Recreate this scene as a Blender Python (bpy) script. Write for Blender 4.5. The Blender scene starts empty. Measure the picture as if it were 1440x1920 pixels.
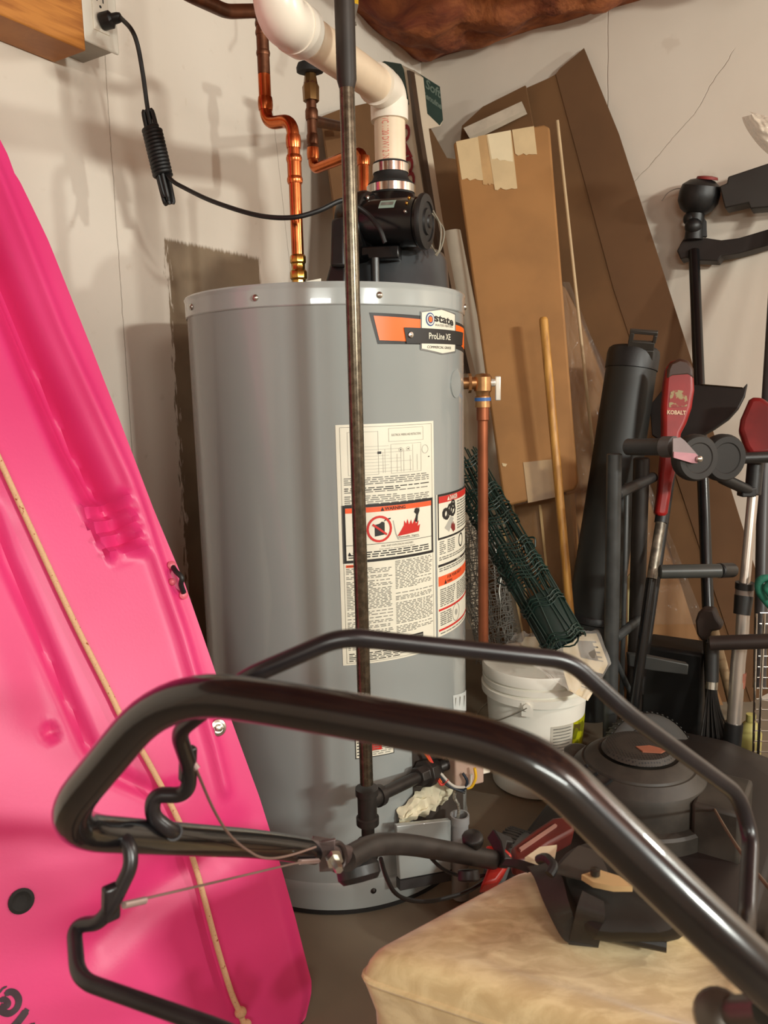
import bpy, bmesh, math, random
from mathutils import Vector as V, Matrix, noise
from mathutils.geometry import tessellate_polygon
random.seed(7)
S = bpy.context.scene
COL = S.collection
PI = math.pi
R = math.radians

# ------------------------------------------------------------------ camera
F = 1443.0                       # focal length in pixels of the 1440x1920 frame
H = 0.981
CAM = V((0, 0, H))
CR = Matrix.Rotation(R(90 - 9.0), 3, 'X') @ Matrix.Rotation(R(-1.33), 3, 'Z')
cd = bpy.data.cameras.new('camera')
cam = bpy.data.objects.new('camera', cd); COL.objects.link(cam)
cam.matrix_world = Matrix.Translation(CAM) @ CR.to_4x4()
cd.sensor_fit = 'VERTICAL'; cd.sensor_height = 34.6; cd.sensor_width = 34.6 * .75
cd.lens = F / 1920 * 34.6
cd.clip_start = .02
cd.dof.use_dof = True; cd.dof.focus_distance = 1.45; cd.dof.aperture_fstop = 10.0
S.camera = cam

def ray(x, y):
    return (CR @ V(((x - 720) / F, (960 - y) / F, -1.0)))
def at(x, y, d):                 # point seen there at horizontal distance d from the lens
    r = ray(x, y); return CAM + r * (d / math.hypot(r.x, r.y))
def atz(x, y, z):                # point seen there at depth z
    return CAM + ray(x, y) * z
def onplane(x, y, p0, n):
    r = ray(x, y); return CAM + r * ((p0 - CAM).dot(n) / r.dot(n))
def onz(x, y, z):
    return onplane(x, y, V((0, 0, z)), V((0, 0, 1)))
def pxs(n, d):                   # length of n pixels at distance d
    return n * d / F

# ------------------------------------------------------------------ room frame
A0 = R(31)
wv = V((math.sin(A0), math.cos(A0), 0))        # along the left wall, away from the lens
nl = V((math.cos(A0), -math.sin(A0), 0))       # left wall normal, into the room
nr = -wv                                       # right wall normal, into the room
WL = -1.34
_r = ray(789, 118); _r = V((_r.x, _r.y, 0)).normalized()
K = _r * (WL / _r.dot(nl))                     # the corner on the floor
CEIL = at(789, 118, K.length).z
def onL(x, y, off=0.0): return onplane(x, y, K + nl * off, nl)
def onR(x, y, off=0.0): return onplane(x, y, K + nr * off, nr)

# ------------------------------------------------------------------ materials
def lin(c):
    c = c / 255.0
    return c / 12.92 if c <= .04045 else ((c + .055) / 1.055) ** 2.4
def rgb(r, g, b): return (lin(r), lin(g), lin(b), 1)
MC = {}
class NT:
    def __init__(s, name):
        s.m = bpy.data.materials.new(name); s.m.use_nodes = True
        s.t = s.m.node_tree; s.b = s.t.nodes['Principled BSDF']
    def node(s, ty, **kw):
        n = s.t.nodes.new(ty)
        for k, v in kw.items(): setattr(n, k, v)
        return n
    def put(s, sock, v):
        if hasattr(v, 'is_output') or hasattr(v, 'links'): s.t.links.new(v, sock)
        else: sock.default_value = v
    def math(s, op, a, b=0.0, c=0.0, clamp=False):
        n = s.node('ShaderNodeMath', operation=op, use_clamp=clamp)
        s.put(n.inputs[0], a); s.put(n.inputs[1], b); s.put(n.inputs[2], c)
        return n.outputs[0]
    def mix(s, f, a, b, mode='MIX'):
        n = s.node('ShaderNodeMix', data_type='RGBA', blend_type=mode)
        s.put(n.inputs[0], f); s.put(n.inputs[6], a); s.put(n.inputs[7], b)
        return n.outputs[2]
    def coord(s, kind='Object', scale=None):
        c = s.node('ShaderNodeTexCoord').outputs[kind]
        if scale:
            m = s.node('ShaderNodeMapping'); s.put(m.inputs['Vector'], c); m.inputs['Scale'].default_value = scale
            return m.outputs[0]
        return c
    def noise(s, vec, scale, detail=4, rough=.55, dist=0.0):
        n = s.node('ShaderNodeTexNoise'); s.put(n.inputs['Vector'], vec)
        n.inputs['Scale'].default_value = scale; n.inputs['Detail'].default_value = detail
        n.inputs['Roughness'].default_value = rough; n.inputs['Distortion'].default_value = dist
        return n.outputs['Fac']
    def step(s, x, lo, hi):
        n = s.node('ShaderNodeMapRange', interpolation_type='SMOOTHSTEP'); s.put(n.inputs[0], x)
        s.put(n.inputs[1], lo); s.put(n.inputs[2], hi)
        return n.outputs[0]
    def bump(s, h, st=.3, dist=.002):
        n = s.node('ShaderNodeBump'); s.put(n.inputs['Height'], h)
        n.inputs['Strength'].default_value = st; n.inputs['Distance'].default_value = dist
        s.t.links.new(n.outputs[0], s.b.inputs['Normal'])
def mat(name, c, rough=.5, metal=0.0, var=.12, ns=12, bump=0.0, bs=200, coat=0.0, stretch=None, c2=None, rv=0.0, trans=0.0, alpha=1.0, sheen=0.0):
    n = NT(name); b = n.b
    co = n.coord('Object', stretch)
    nz = n.noise(co, ns)
    base = rgb(*c)
    if c2: lo, hi = base, rgb(*c2)
    else:
        lo = tuple(max(0, x * (1 - var)) for x in base[:3]) + (1,)
        hi = tuple(min(1, x * (1 + var)) for x in base[:3]) + (1,)
    n.put(b.inputs['Base Color'], n.mix(n.step(nz, .32, .68), lo, hi))
    b.inputs['Roughness'].default_value = rough
    if rv: n.put(b.inputs['Roughness'], n.math('MULTIPLY_ADD', nz, rv * 2, rough - rv))
    b.inputs['Metallic'].default_value = metal
    b.inputs['Coat Weight'].default_value = coat
    if trans: b.inputs['Transmission Weight'].default_value = trans
    if alpha < 1: b.inputs['Alpha'].default_value = alpha
    if sheen: b.inputs['Sheen Weight'].default_value = sheen
    if bump: n.bump(n.noise(co, bs, 3), bump)
    return n.m

# ------------------------------------------------------------------ mesh builder
ORG = {}
class MB:
    def __init__(s): s.v = []; s.f = []; s.m = []
    def add(s, vs, fs, mi=0):
        o = len(s.v); s.v += [V(p) for p in vs]
        for q in fs: s.f.append(tuple(i + o for i in q)); s.m.append(mi)
        return s
    def tube(s, pts, r, seg=12, closed=False, caps=True, mi=0, ry=None):
        n = len(pts); pts = [V(p) for p in pts]
        rs = list(r) if isinstance(r, (list, tuple)) else [r] * n
        T = []
        for i in range(n):
            a = pts[(i - 1) % n] if (closed or i > 0) else pts[i]
            b = pts[(i + 1) % n] if (closed or i < n - 1) else pts[i]
            t = b - a; T.append(t.normalized() if t.length > 1e-9 else V((0, 0, 1)))
        up = V((0, 0, 1)) if abs(T[0].z) < .9 else V((1, 0, 0))
        N = (up - T[0] * up.dot(T[0])).normalized(); vs = []
        for i in range(n):
            N = N - T[i] * N.dot(T[i])
            N = N.normalized() if N.length > 1e-6 else T[i].orthogonal().normalized()
            B = T[i].cross(N)
            for k in range(seg):
                a = 2 * PI * k / seg
                vs.append(pts[i] + N * (math.cos(a) * rs[i]) + B * (math.sin(a) * rs[i] * (ry or 1)))
        fs = []
        for i in range(n if closed else n - 1):
            j = (i + 1) % n
            for k in range(seg):
                l = (k + 1) % seg
                fs.append((i * seg + k, i * seg + l, j * seg + l, j * seg + k))
        if caps and not closed:
            fs.append(tuple(range(seg - 1, -1, -1))); fs.append(tuple((n - 1) * seg + k for k in range(seg)))
        return s.add(vs, fs, mi)
    def box(s, c, sx, sy, sz, M=None, mi=0):
        c = V(c); vs = []
        for a in (-1, 1):
            for b in (-1, 1):
                for d in (-1, 1):
                    p = V((a * sx / 2, b * sy / 2, d * sz / 2)); vs.append(c + (M @ p if M else p))
        return s.add(vs, [(0, 1, 3, 2), (4, 6, 7, 5), (0, 4, 5, 1), (2, 3, 7, 6), (0, 2, 6, 4), (1, 5, 7, 3)], mi)
    def lathe(s, prof, o, ax=V((0, 0, 1)), seg=32, mi=0, ang=(0, 2 * PI), cap=True, sq=1.0):
        ax = V(ax).normalized(); X = ax.orthogonal().normalized() if abs(ax.z) < .99 else V((1, 0, 0)); Y = ax.cross(X)
        full = abs(ang[1] - ang[0] - 2 * PI) < 1e-6; n = seg if full else seg + 1; vs = []
        for r, z in prof:
            for k in range(n):
                a = ang[0] + (ang[1] - ang[0]) * k / seg
                vs.append(V(o) + ax * z + X * (r * math.cos(a)) + Y * (r * sq * math.sin(a)))
        fs = []
        for i in range(len(prof) - 1):
            for k in range(seg):
                l = (k + 1) % n
                fs.append((i * n + k, i * n + l, (i + 1) * n + l, (i + 1) * n + k))
        if full and cap:
            if prof[0][0] > 1e-5: fs.append(tuple(range(n - 1, -1, -1)))
            if prof[-1][0] > 1e-5: fs.append(tuple((len(prof) - 1) * n + k for k in range(n)))
        return s.add(vs, fs, mi)
    def prism(s, poly, ext, mi=0, mi2=None):
        n = len(poly); poly = [V(p) for p in poly]
        s.add(poly + [p + ext for p in poly], [tuple(range(n))], mi)
        o = len(s.v) - 2 * n
        def q(t, m): s.f.append(tuple(i + o for i in t)); s.m.append(m)
        m2 = mi if mi2 is None else mi2
        q(tuple(2 * n - 1 - i for i in range(n)), m2)
        for i in range(n):
            j = (i + 1) % n; q((j, i, i + n, j + n), m2)
        return s
    def grid(s, f, nu, nv, mi=0):
        vs = [f(i / nu, j / nv) for j in range(nv + 1) for i in range(nu + 1)]
        fs = [(j * (nu + 1) + i, j * (nu + 1) + i + 1, (j + 1) * (nu + 1) + i + 1, (j + 1) * (nu + 1) + i) for j in range(nv) for i in range(nu)]
        return s.add(vs, fs, mi)
    def ball(s, c, r, mi=0, seg=16, sc=(1, 1, 1), M=None):
        vs = []; n = seg // 2
        for i in range(n + 1):
            t = PI * i / n
            for k in range(seg):
                a = 2 * PI * k / seg
                p = V((r * sc[0] * math.sin(t) * math.cos(a), r * sc[1] * math.sin(t) * math.sin(a), r * sc[2] * math.cos(t)))
                vs.append(V(c) + (M @ p if M else p))
        fs = [(i * seg + k, (i + 1) * seg + k, (i + 1) * seg + (k + 1) % seg, i * seg + (k + 1) % seg) for i in range(n) for k in range(seg)]
        return s.add(vs, fs, mi)
    def build(s, name, mats, parent=None, bevel=0.0, sharp=35, org=None, bseg=2, sub=0, weld=False):
        mats = mats if isinstance(mats, (list, tuple)) else [mats]
        if parent is not None: o0 = ORG[parent.name]
        elif org is not None: o0 = V(org)
        else:
            xs = [p.x for p in s.v]; ys = [p.y for p in s.v]
            o0 = V(((min(xs) + max(xs)) / 2, (min(ys) + max(ys)) / 2, min(p.z for p in s.v)))
        me = bpy.data.meshes.new(name)
        me.from_pydata([p - o0 for p in s.v], [], s.f)
        me.validate(); 
        for m in mats: me.materials.append(m)
        if len(me.polygons) == len(s.m): me.polygons.foreach_set('material_index', s.m)
        bm = bmesh.new(); bm.from_mesh(me)
        if weld: bmesh.ops.remove_doubles(bm, verts=bm.verts, dist=1e-5)
        bmesh.ops.recalc_face_normals(bm, faces=bm.faces); bm.to_mesh(me); bm.free()
        me.shade_smooth(); me.set_sharp_from_angle(angle=R(sharp))
        o = bpy.data.objects.new(name, me); COL.objects.link(o)
        if parent is not None: o.parent = parent
        else: o.location = o0
        ORG[o.name] = o0
        if bevel:
            b = o.modifiers.new('bevel', 'BEVEL'); b.width = bevel; b.segments = bseg; b.limit_method = 'ANGLE'; b.angle_limit = R(40)
        if sub:
            b = o.modifiers.new('sub', 'SUBSURF'); b.levels = sub; b.render_levels = sub
        return o
def thing(name, label, cat, loc, group=None):
    o = bpy.data.objects.new(name, None); COL.objects.link(o); o.location = loc; o.empty_display_size = .05
    ORG[o.name] = V(loc); return tag(o, label, cat, group)
def tag(o, label, cat, group=None):
    o['label'] = label; o['category'] = cat
    if group: o['group'] = group
    return o
def struct(o): o['kind'] = 'structure'; return o

def rounded(pts, r, n=6):        # polyline with filleted corners
    pts = [V(p) for p in pts]; out = [pts[0]]
    for i in range(1, len(pts) - 1):
        a, b, c = pts[i - 1], pts[i], pts[i + 1]
        u, w = (a - b), (c - b); rr = min(r, u.length * .49, w.length * .49)
        p, q = b + u.normalized() * rr, b + w.normalized() * rr
        for k in range(n + 1):
            t = k / n; out.append(p * (1 - t) ** 2 + b * 2 * t * (1 - t) + q * t * t)
    out.append(pts[-1]); return out
def spline(pts, n=8):            # Catmull-Rom
    pts = [V(p) for p in pts]; P = [pts[0] * 2 - pts[1]] + pts + [pts[-1] * 2 - pts[-2]]; out = []
    for i in range(1, len(P) - 2):
        for k in range(n):
            t = k / n; a, b, c, d = P[i - 1:i + 3]
            out.append(.5 * ((2 * b) + (c - a) * t + (2 * a - 5 * b + 4 * c - d) * t * t + (3 * b - a - 3 * c + d) * t ** 3))
    out.append(pts[-1]); return out
def frame(z, x=None):            # 3x3 with local z along z, local x near x
    z = V(z).normalized(); x = V(x) if x is not None else z.orthogonal()
    x = (x - z * x.dot(z)).normalized(); y = z.cross(x)
    return Matrix((x, y, z)).transposed()
def text2d(body, size=1.0, bold=0.0, sx=1.0):
    c = bpy.data.curves.new('t', 'FONT'); c.body = body; c.size = size; c.offset = bold
    c.align_x = 'CENTER'; c.align_y = 'CENTER'; c.resolution_u = 3
    o = bpy.data.objects.new('t', c); COL.objects.link(o)
    dg = bpy.context.evaluated_depsgraph_get(); ev = o.evaluated_get(dg); me = ev.to_mesh()
    vs = [V((p.co.x * sx, p.co.y)) for p in me.vertices]; fs = [tuple(p.vertices) for p in me.polygons]
    ev.to_mesh_clear(); bpy.data.objects.remove(o); bpy.data.curves.remove(c)
    return vs, fs

# ------------------------------------------------------------------ shared materials
white_paint = mat('white_plastic', (226, 220, 206), .35, var=.04)
black_paint = mat('black_enamel', (20, 19, 20), .3, var=.3, ns=30, rv=.06)
black_plastic = mat('black_plastic', (24, 23, 23), .45, var=.2, ns=40, bump=.1)
black_gloss = mat('black_gloss_plastic', (17, 17, 18), .25, var=.2)
black_matte = mat('black_rubber', (23, 21, 20), .75, var=.25, ns=25, bump=.15)
black_cord = mat('black_cord', (20, 19, 19), .5, var=.2)
steel = mat('zinc_steel', (190, 186, 176), .3, metal=1, var=.15, ns=40)
chrome = mat('chrome', (215, 212, 205), .16, metal=1, var=.05)
copper = mat('copper', (196, 108, 62), .24, metal=1, var=.3, ns=18, rv=.08)
copper_old = mat('tarnished_copper', (104, 66, 46), .42, metal=.85, var=.35, ns=25, rv=.1)
brass = mat('brass', (206, 158, 76), .25, metal=1, var=.2, ns=30)
pipe_iron = mat('black_iron_pipe', (62, 52, 44), .34, metal=.65, var=.3, ns=60, rv=.1)
pvc = mat('pvc', (226, 204, 176), .35, var=.07, ns=9)
pvc_white = mat('pvc_fitting', (232, 222, 206), .3, var=.04, ns=9)
kraft = mat('cardboard', (156, 110, 62), .75, var=.1, ns=6, bump=.05, bs=60)
kraft_dark = mat('cardboard_brown', (112, 78, 46), .78, var=.1, ns=5, bump=.05, bs=60)
kraft_edge = mat('cardboard_edge', (84, 58, 36), .85, var=.15)
tape = mat('paper_tape', (206, 180, 138), .5, var=.06, ns=14)
tape_white = mat('white_tape', (226, 208, 172), .5, var=.05, ns=14)
ink = mat('black_ink', (30, 28, 27), .5, var=.1)
greytext = mat('grey_print', (120, 118, 110), .5, var=.2, ns=90)
paper = mat('label_paper', (226, 222, 204), .42, var=.03)
orange = mat('orange_print', (250, 104, 6), .4, var=.04)
redp = mat('red_print', (200, 44, 38), .4, var=.08)
redor = mat('red_orange_print', (232, 92, 48), .4, var=.06)
bluep = mat('blue_print', (36, 70, 130), .4, var=.08)
dark_grey = mat('dark_grey_paint', (58, 60, 60), .4, var=.2, ns=20, rv=.06)
tool_red = mat('red_plastic', (178, 26, 22), .32, var=.2, ns=10)
# ================================================================== setting
LEN = 4.5
def wall_left_mat():
    n = NT('painted_concrete_left'); co = n.coord('Object')
    sp = n.node('ShaderNodeSeparateXYZ'); n.put(sp.inputs[0], co); s, z = sp.outputs[0], sp.outputs[2]
    big = n.noise(co, 1.7, 3); fine = n.noise(co, 30, 4); jag = n.noise(n.coord('Object', (55, 1, 9)), 2.0, 3, .6)
    base = n.mix(n.step(big, .3, .7), rgb(228, 217, 203), rgb(218, 206, 191))
    base = n.mix(n.math('MULTIPLY', n.step(fine, .62, .8), .35), base, rgb(190, 172, 150))
    # bare concrete left unpainted behind the tank
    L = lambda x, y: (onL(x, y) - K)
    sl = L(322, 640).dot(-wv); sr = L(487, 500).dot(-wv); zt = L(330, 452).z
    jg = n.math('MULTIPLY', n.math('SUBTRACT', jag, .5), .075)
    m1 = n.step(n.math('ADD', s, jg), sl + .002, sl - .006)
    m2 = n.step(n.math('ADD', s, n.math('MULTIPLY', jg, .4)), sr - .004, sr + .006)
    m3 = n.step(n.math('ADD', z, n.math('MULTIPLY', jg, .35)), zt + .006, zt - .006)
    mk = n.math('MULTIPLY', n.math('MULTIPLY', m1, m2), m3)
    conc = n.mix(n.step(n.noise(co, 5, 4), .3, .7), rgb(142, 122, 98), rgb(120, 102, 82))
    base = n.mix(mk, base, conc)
    # thin casting seams
    cr = None
    for (a, b) in (((200, 150), (238, 700)), ((536, 430), (546, 520))):
        pa, pb = L(*a), L(*b); sa, sb = pa.dot(-wv), pb.dot(-wv)
        k = (sb - sa) / (pb.z - pa.z)
        line = n.math('ADD', n.math('MULTIPLY_ADD', z, k, sa - k * pa.z), n.math('MULTIPLY', n.math('SUBTRACT', fine, .5), .006))
        d = n.math('ABSOLUTE', n.math('SUBTRACT', s, line))
        c = n.step(d, .0016, .0004); cr = c if cr is None else n.math('MAXIMUM', cr, c)
    base = n.mix(n.math('MULTIPLY', cr, .45), base, rgb(120, 100, 84))
    pit = n.step(n.noise(co, 16, 2), .74, .79)
    n.put(n.b.inputs['Base Color'], base); n.b.inputs['Roughness'].default_value = .6
    h = n.math('SUBTRACT', n.math('MULTIPLY_ADD', fine, .25, n.math('MULTIPLY', big, 1.0)), n.math('ADD', n.math('MULTIPLY', cr, 1.0), n.math('MULTIPLY', pit, .25)))
    n.bump(h, .5, .004)
    return n.m
def wall_right_mat():
    n = NT('painted_concrete_right'); co = n.coord('Object')
    sp = n.node('ShaderNodeSeparateXYZ'); n.put(sp.inputs[0], co); s, z = sp.outputs[0], sp.outputs[2]
    big = n.noise(co, 1.5, 3); fine = n.noise(co, 26, 4)
    base = n.mix(n.step(big, .3, .7), rgb(218, 205, 190), rgb(208, 194, 178))
    base = n.mix(n.math('MULTIPLY', n.step(n.noise(co, 9, 3), .64, .72), .25), base, rgb(176, 156, 136))
    Rr = lambda x, y: (onR(x, y) - K)
    cr = None
    segs = [((1140, 20), (1139, 215), .003), ((1375, 95), (1300, 215), .016), ((1300, 215), (1190, 340), .016)]
    for a, b, wob in segs:
        pa, pb = Rr(*a), Rr(*b); e = V((-nl.x, -nl.y, 0)); sa, sb = pa.dot(e), pb.dot(e)
        k = (sb - sa) / (pb.z - pa.z)
        line = n.math('ADD', n.math('MULTIPLY_ADD', z, k, sa - k * pa.z), n.math('MULTIPLY', n.math('SUBTRACT', n.noise(co, 12, 3), .5), wob * 2))
        c = n.step(n.math('ABSOLUTE', n.math('SUBTRACT', s, line)), .0022, .0005)
        lim = n.math('MULTIPLY', n.step(z, min(pa.z, pb.z) - .01, min(pa.z, pb.z) + .01), n.step(z, max(pa.z, pb.z) + .01, max(pa.z, pb.z) - .01))
        c = n.math('MULTIPLY', c, lim); cr = c if cr is None else n.math('MAXIMUM', cr, c)
    base = n.mix(n.math('MULTIPLY', cr, .5), base, rgb(120, 98, 80))
    n.put(n.b.inputs['Base Color'], base); n.b.inputs['Roughness'].default_value = .6
    n.bump(n.math('SUBTRACT', n.math('MULTIPLY_ADD', fine, .25, big), cr), .5, .004)
    return n.m
def wall(name, ex, ey, origin, x0, x1, m, z1=None, parts=1):
    M = Matrix((V((*ex[:2], 0)), V((*ey[:2], 0)), V((0, 0, 1)))).transposed().to_4x4(); M.translation = origin
    b = MB(); z1 = z1 or CEIL + .1
    b.box(((x0 + x1) / 2, -.06, z1 / 2), x1 - x0, .12, z1)
    o = b.build(name, m, org=(0, 0, 0)); o.location = (0, 0, 0); o.matrix_world = M
    return struct(o)
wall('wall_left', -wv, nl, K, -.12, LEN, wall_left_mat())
wall('wall_right', -nl, nr, K, -LEN, .12, wall_right_mat())
plain = mat('painted_concrete', (206, 188, 168), .7, var=.05, ns=2)
far = K - wv * LEN; oth = K + nl * LEN
wall('wall_back', nl, wv, far, -.12, LEN + .12, plain)
wall('wall_side', wv, -nl, oth, -LEN - .12, .12, plain)
floor_m = mat('concrete_floor', (132, 118, 98), .6, var=.14, ns=3, c2=(116, 104, 88), bump=.1, bs=90)
ctr = K + nl * LEN / 2 - wv * LEN / 2
FM = Matrix((nl, wv, V((0, 0, 1)))).transposed()
b = MB(); b.box(ctr + V((0, 0, -.05)), LEN + .2, LEN + .2, .1, FM)
struct(b.build('floor', floor_m))
# insulation batts between the joists
def ins_mat():
    n = NT('ceiling_insulation'); co = n.coord('Object')
    a = n.noise(co, 5, 5, .6, .8); c = n.noise(co, 22, 4)
    col = n.mix(n.step(a, .3, .7), rgb(104, 42, 24), rgb(176, 104, 58))
    col = n.mix(n.math('MULTIPLY', n.step(c, .45, .75), .5), col, rgb(70, 30, 20))
    n.put(n.b.inputs['Base Color'], col); n.b.inputs['Roughness'].default_value = .9
    n.bump(n.math('ADD', a, n.math('MULTIPLY', c, .4)), .8, .02)
    return n.m
def cf(u, v):
    p = K + nl * (u ** 1.6 * LEN) - wv * (v ** 1.6 * LEN)
    q = p * 3.2
    h = noise.noise(V((q.x, q.y, 0))) * .09 + noise.noise(V((q.x * 2.7, q.y * 2.7, 3))) * .05 - .03 + noise.noise(V((q.x * 7, q.y * 7, 5))) * .010
    d = min(u ** 1.6 * LEN, v ** 1.6 * LEN)
    return p + V((0, 0, CEIL + .01 + h * min(1, d * 6 + .2)))
b = MB(); b.grid(cf, 110, 110)
b.add([K + nl * (a * LEN) - wv * (c * LEN) + V((0, 0, CEIL + .16)) for a, c in ((-.02, -.02), (1.02, -.02), (1.02, 1.02), (-.02, 1.02))], [(0, 1, 2, 3)])
struct(b.build('ceiling', ins_mat()))

# ================================================================== lights
def lamp(loc, e, c, rad):
    l = bpy.data.lights.new('lamp', 'POINT'); l.energy = e; l.color = c; l.shadow_soft_size = rad
    o = bpy.data.objects.new('point_lamp', l); COL.objects.link(o); o.location = loc
def strip(loc, e, c, sx, sy, aim):
    l = bpy.data.lights.new('lamp', 'AREA'); l.shape = 'RECTANGLE'; l.energy = e; l.color = c; l.size = sx; l.size_y = sy
    o = bpy.data.objects.new('strip_lamp', l); COL.objects.link(o)
    o.matrix_world = Matrix.Translation(loc) @ (V(aim) - V(loc)).to_track_quat('-Z', 'Y').to_matrix().to_4x4()
strip((2.0, -1.2, 1.58), 64, (.97, 1, .92), .34, .13, (0, 1.7, 1.1))
strip((-.12, -1.35, 1.46), 13, (.97, 1, .92), .75, .07, (-.1, 1.6, 1.1))
lamp((2.35, .75, 1.70), 66, (.97, 1, .92), .05)
lamp((.9, -.9, 1.85), 38, (.97, 1, .92), .25)  # added fill lamp, soft ambient light without a fixture
w = bpy.data.worlds.new('world'); S.world = w; w.use_nodes = True
w.node_tree.nodes['Background'].inputs[0].default_value = (.6, .6, .65, 1); w.node_tree.nodes['Background'].inputs[1].default_value = .05
S.view_settings.view_transform = 'Standard'
S.view_settings.exposure = 0.0

# ================================================================== water heater
TC = V((1.6 * math.sin(R(-3.81)), 1.6 * math.cos(R(-3.81)), 0)); TR = .274
ZT = at(600, 530, 1.6 - TR).z
tank_m = mat('tank_enamel', (152, 157, 155), .25, var=.03, ns=3, coat=.5)
lid_m = mat('tank_lid_enamel', (160, 165, 163), .2, var=.03, ns=3, coat=.8)
TF = (-TC).normalized()                        # direction from the tank to the lens
def cyl(th, z, e=0.0):                         # th grows to the right as seen from the lens
    d = Matrix.Rotation(th, 3, 'Z') @ TF
    return V((TC.x + d.x * (TR + e), TC.y + d.y * (TR + e), z))
def tuv(x, y):                                 # where that ray meets the jacket
    r = ray(x, y); o = CAM - TC
    a = r.x ** 2 + r.y ** 2; bq = 2 * (o.x * r.x + o.y * r.y); c = o.x ** 2 + o.y ** 2 - TR ** 2
    D = bq * bq - 4 * a * c
    t = (-bq - math.sqrt(max(D, 0))) / (2 * a)
    p = CAM + r * t; dx, dy = p.x - TC.x, p.y - TC.y
    th = math.atan2(TF.x * dy - TF.y * dx, TF.x * dx + TF.y * dy)
    return th, p.z
class Wrap:                                    # flat print wrapped on the jacket
    def __init__(s): s.b = MB()
    def poly(s, pts, e, mi, step=.05):
        bm = bmesh.new()
        bm.faces.new([bm.verts.new((p[0], p[1], 0)) for p in pts])
        s._cut(bm, e, mi, step)
    def _cut(s, bm, e, mi, step=.05):
        xs = [v.co.x for v in bm.verts]; k = math.ceil(min(xs) / step) * step
        while k < max(xs):
            bmesh.ops.bisect_plane(bm, geom=bm.verts[:] + bm.edges[:] + bm.faces[:], plane_co=(k, 0, 0), plane_no=(1, 0, 0), dist=1e-6); k += step
        bm.verts.index_update()
        s.b.add([cyl(v.co.x, v.co.y, e) for v in bm.verts], [tuple(v.index for v in f.verts) for f in bm.faces], mi); bm.free()
    def rect(s, x0, x1, z0, z1, e, mi): s.poly([(x0, z0), (x1, z0), (x1, z1), (x0, z1)], e, mi)
    def text(s, body, cx, cz, h, w, e, mi, bold=0.0, slope=0.0):
        vs, fs = text2d(body, 1.0, bold)
        x0, x1 = min(p.x for p in vs), max(p.x for p in vs); y0, y1 = min(p.y for p in vs), max(p.y for p in vs)
        bm = bmesh.new(); vv = [bm.verts.new((cx + (p.x - (x0 + x1) / 2) / (x1 - x0) * w, cz + (p.y - (y0 + y1) / 2) / (y1 - y0) * h + slope * (p.x - (x0 + x1) / 2) / (x1 - x0) * w, 0)) for p in vs]
        for f in fs:
            try: bm.faces.new([vv[i] for i in f])
            except ValueError: pass
        s._cut(bm, e, mi)
    def disc(s, cx, cz, rz, e, mi, ri=0.0, n=24):
        rx = rz / TR
        if ri == 0: s.poly([(cx + rx * math.cos(2 * PI * k / n), cz + rz * math.sin(2 * PI * k / n)) for k in range(n)], e, mi, .2); return
        q = ri / rz
        for k in range(n):
            a, c = 2 * PI * k / n, 2 * PI * (k + 1) / n
            s.poly([(cx + rx * math.cos(a), cz + rz * math.sin(a)), (cx + rx * math.cos(c), cz + rz * math.sin(c)), (cx + rx * q * math.cos(c), cz + rz * q * math.sin(c)), (cx + rx * q * math.cos(a), cz + rz * q * math.sin(a))], e, mi, .5)
    def words(s, x0, x1, z, h, e, mi, fill=.97, wl=(.006, .022)):
        x = x0; end = x0 + (x1 - x0) * fill
        while x < end - .004 / TR:
            l = random.uniform(*wl) / TR; l = min(l, end - x)
            s.rect(x, x + l, z, z + h, e, mi); x += l + .0035 / TR
heater = thing('water_heater', 'tall grey cylindrical gas water heater with an orange brand band and warning labels', 'water heater', TC)
b = MB()
b.lathe([(TR, .045), (TR, ZT - .036), (TR + .001, ZT - .034)], TC, seg=96, cap=False)
b.build('jacket', tank_m, heater)
b = MB()
b.lathe([(TR + .0015, ZT - .036), (TR + .003, ZT - .034), (TR + .003, ZT - .033), (TR + .003, ZT - .028), (TR + .003, ZT - .009), (TR + .0032, ZT - .006), (TR + .0042, ZT - .003), (TR + .0045, ZT - .001), (TR + .003, ZT + .002), (TR - .01, ZT + .001), (TR - .02, ZT - .012), (0, ZT - .01)], TC, seg=96)
lid = b.build('top_pan', lid_m, heater)
for x, y in ((362, 572), (480, 552), (710, 549), (869, 571)):
    th, z = tuv(x, y); p = cyl(th, ZT - .02, .003); d = (p - TC); d.z = 0
    MB().lathe([(.006, 0), (.0055, .002), (.003, .004), (0, .0045)], p, d, 12).build('screw', steel, lid)
b = MB()
b.lathe([(TR + .003, .012), (TR + .004, .05), (TR + .002, .062), (TR, .066)], TC, seg=96, cap=False)
b.lathe([(TR - .01, 0), (TR + .002, .002), (TR + .002, .018)], TC, seg=96, mi=1, cap=False)
ring = b.build('base_ring', [tank_m, black_matte], heater)
for x, y in ((792, 1662), (700, 1690)):
    th, z = tuv(x, y); p = cyl(th, .045, .003); d = (p - TC); d.z = 0
    MB().lathe([(.006, 0), (.0055, .002), (0, .0045)], p, d, 10).build('screw', mat('dark_screw', (60, 56, 54), .4, metal=.8), ring)

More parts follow.
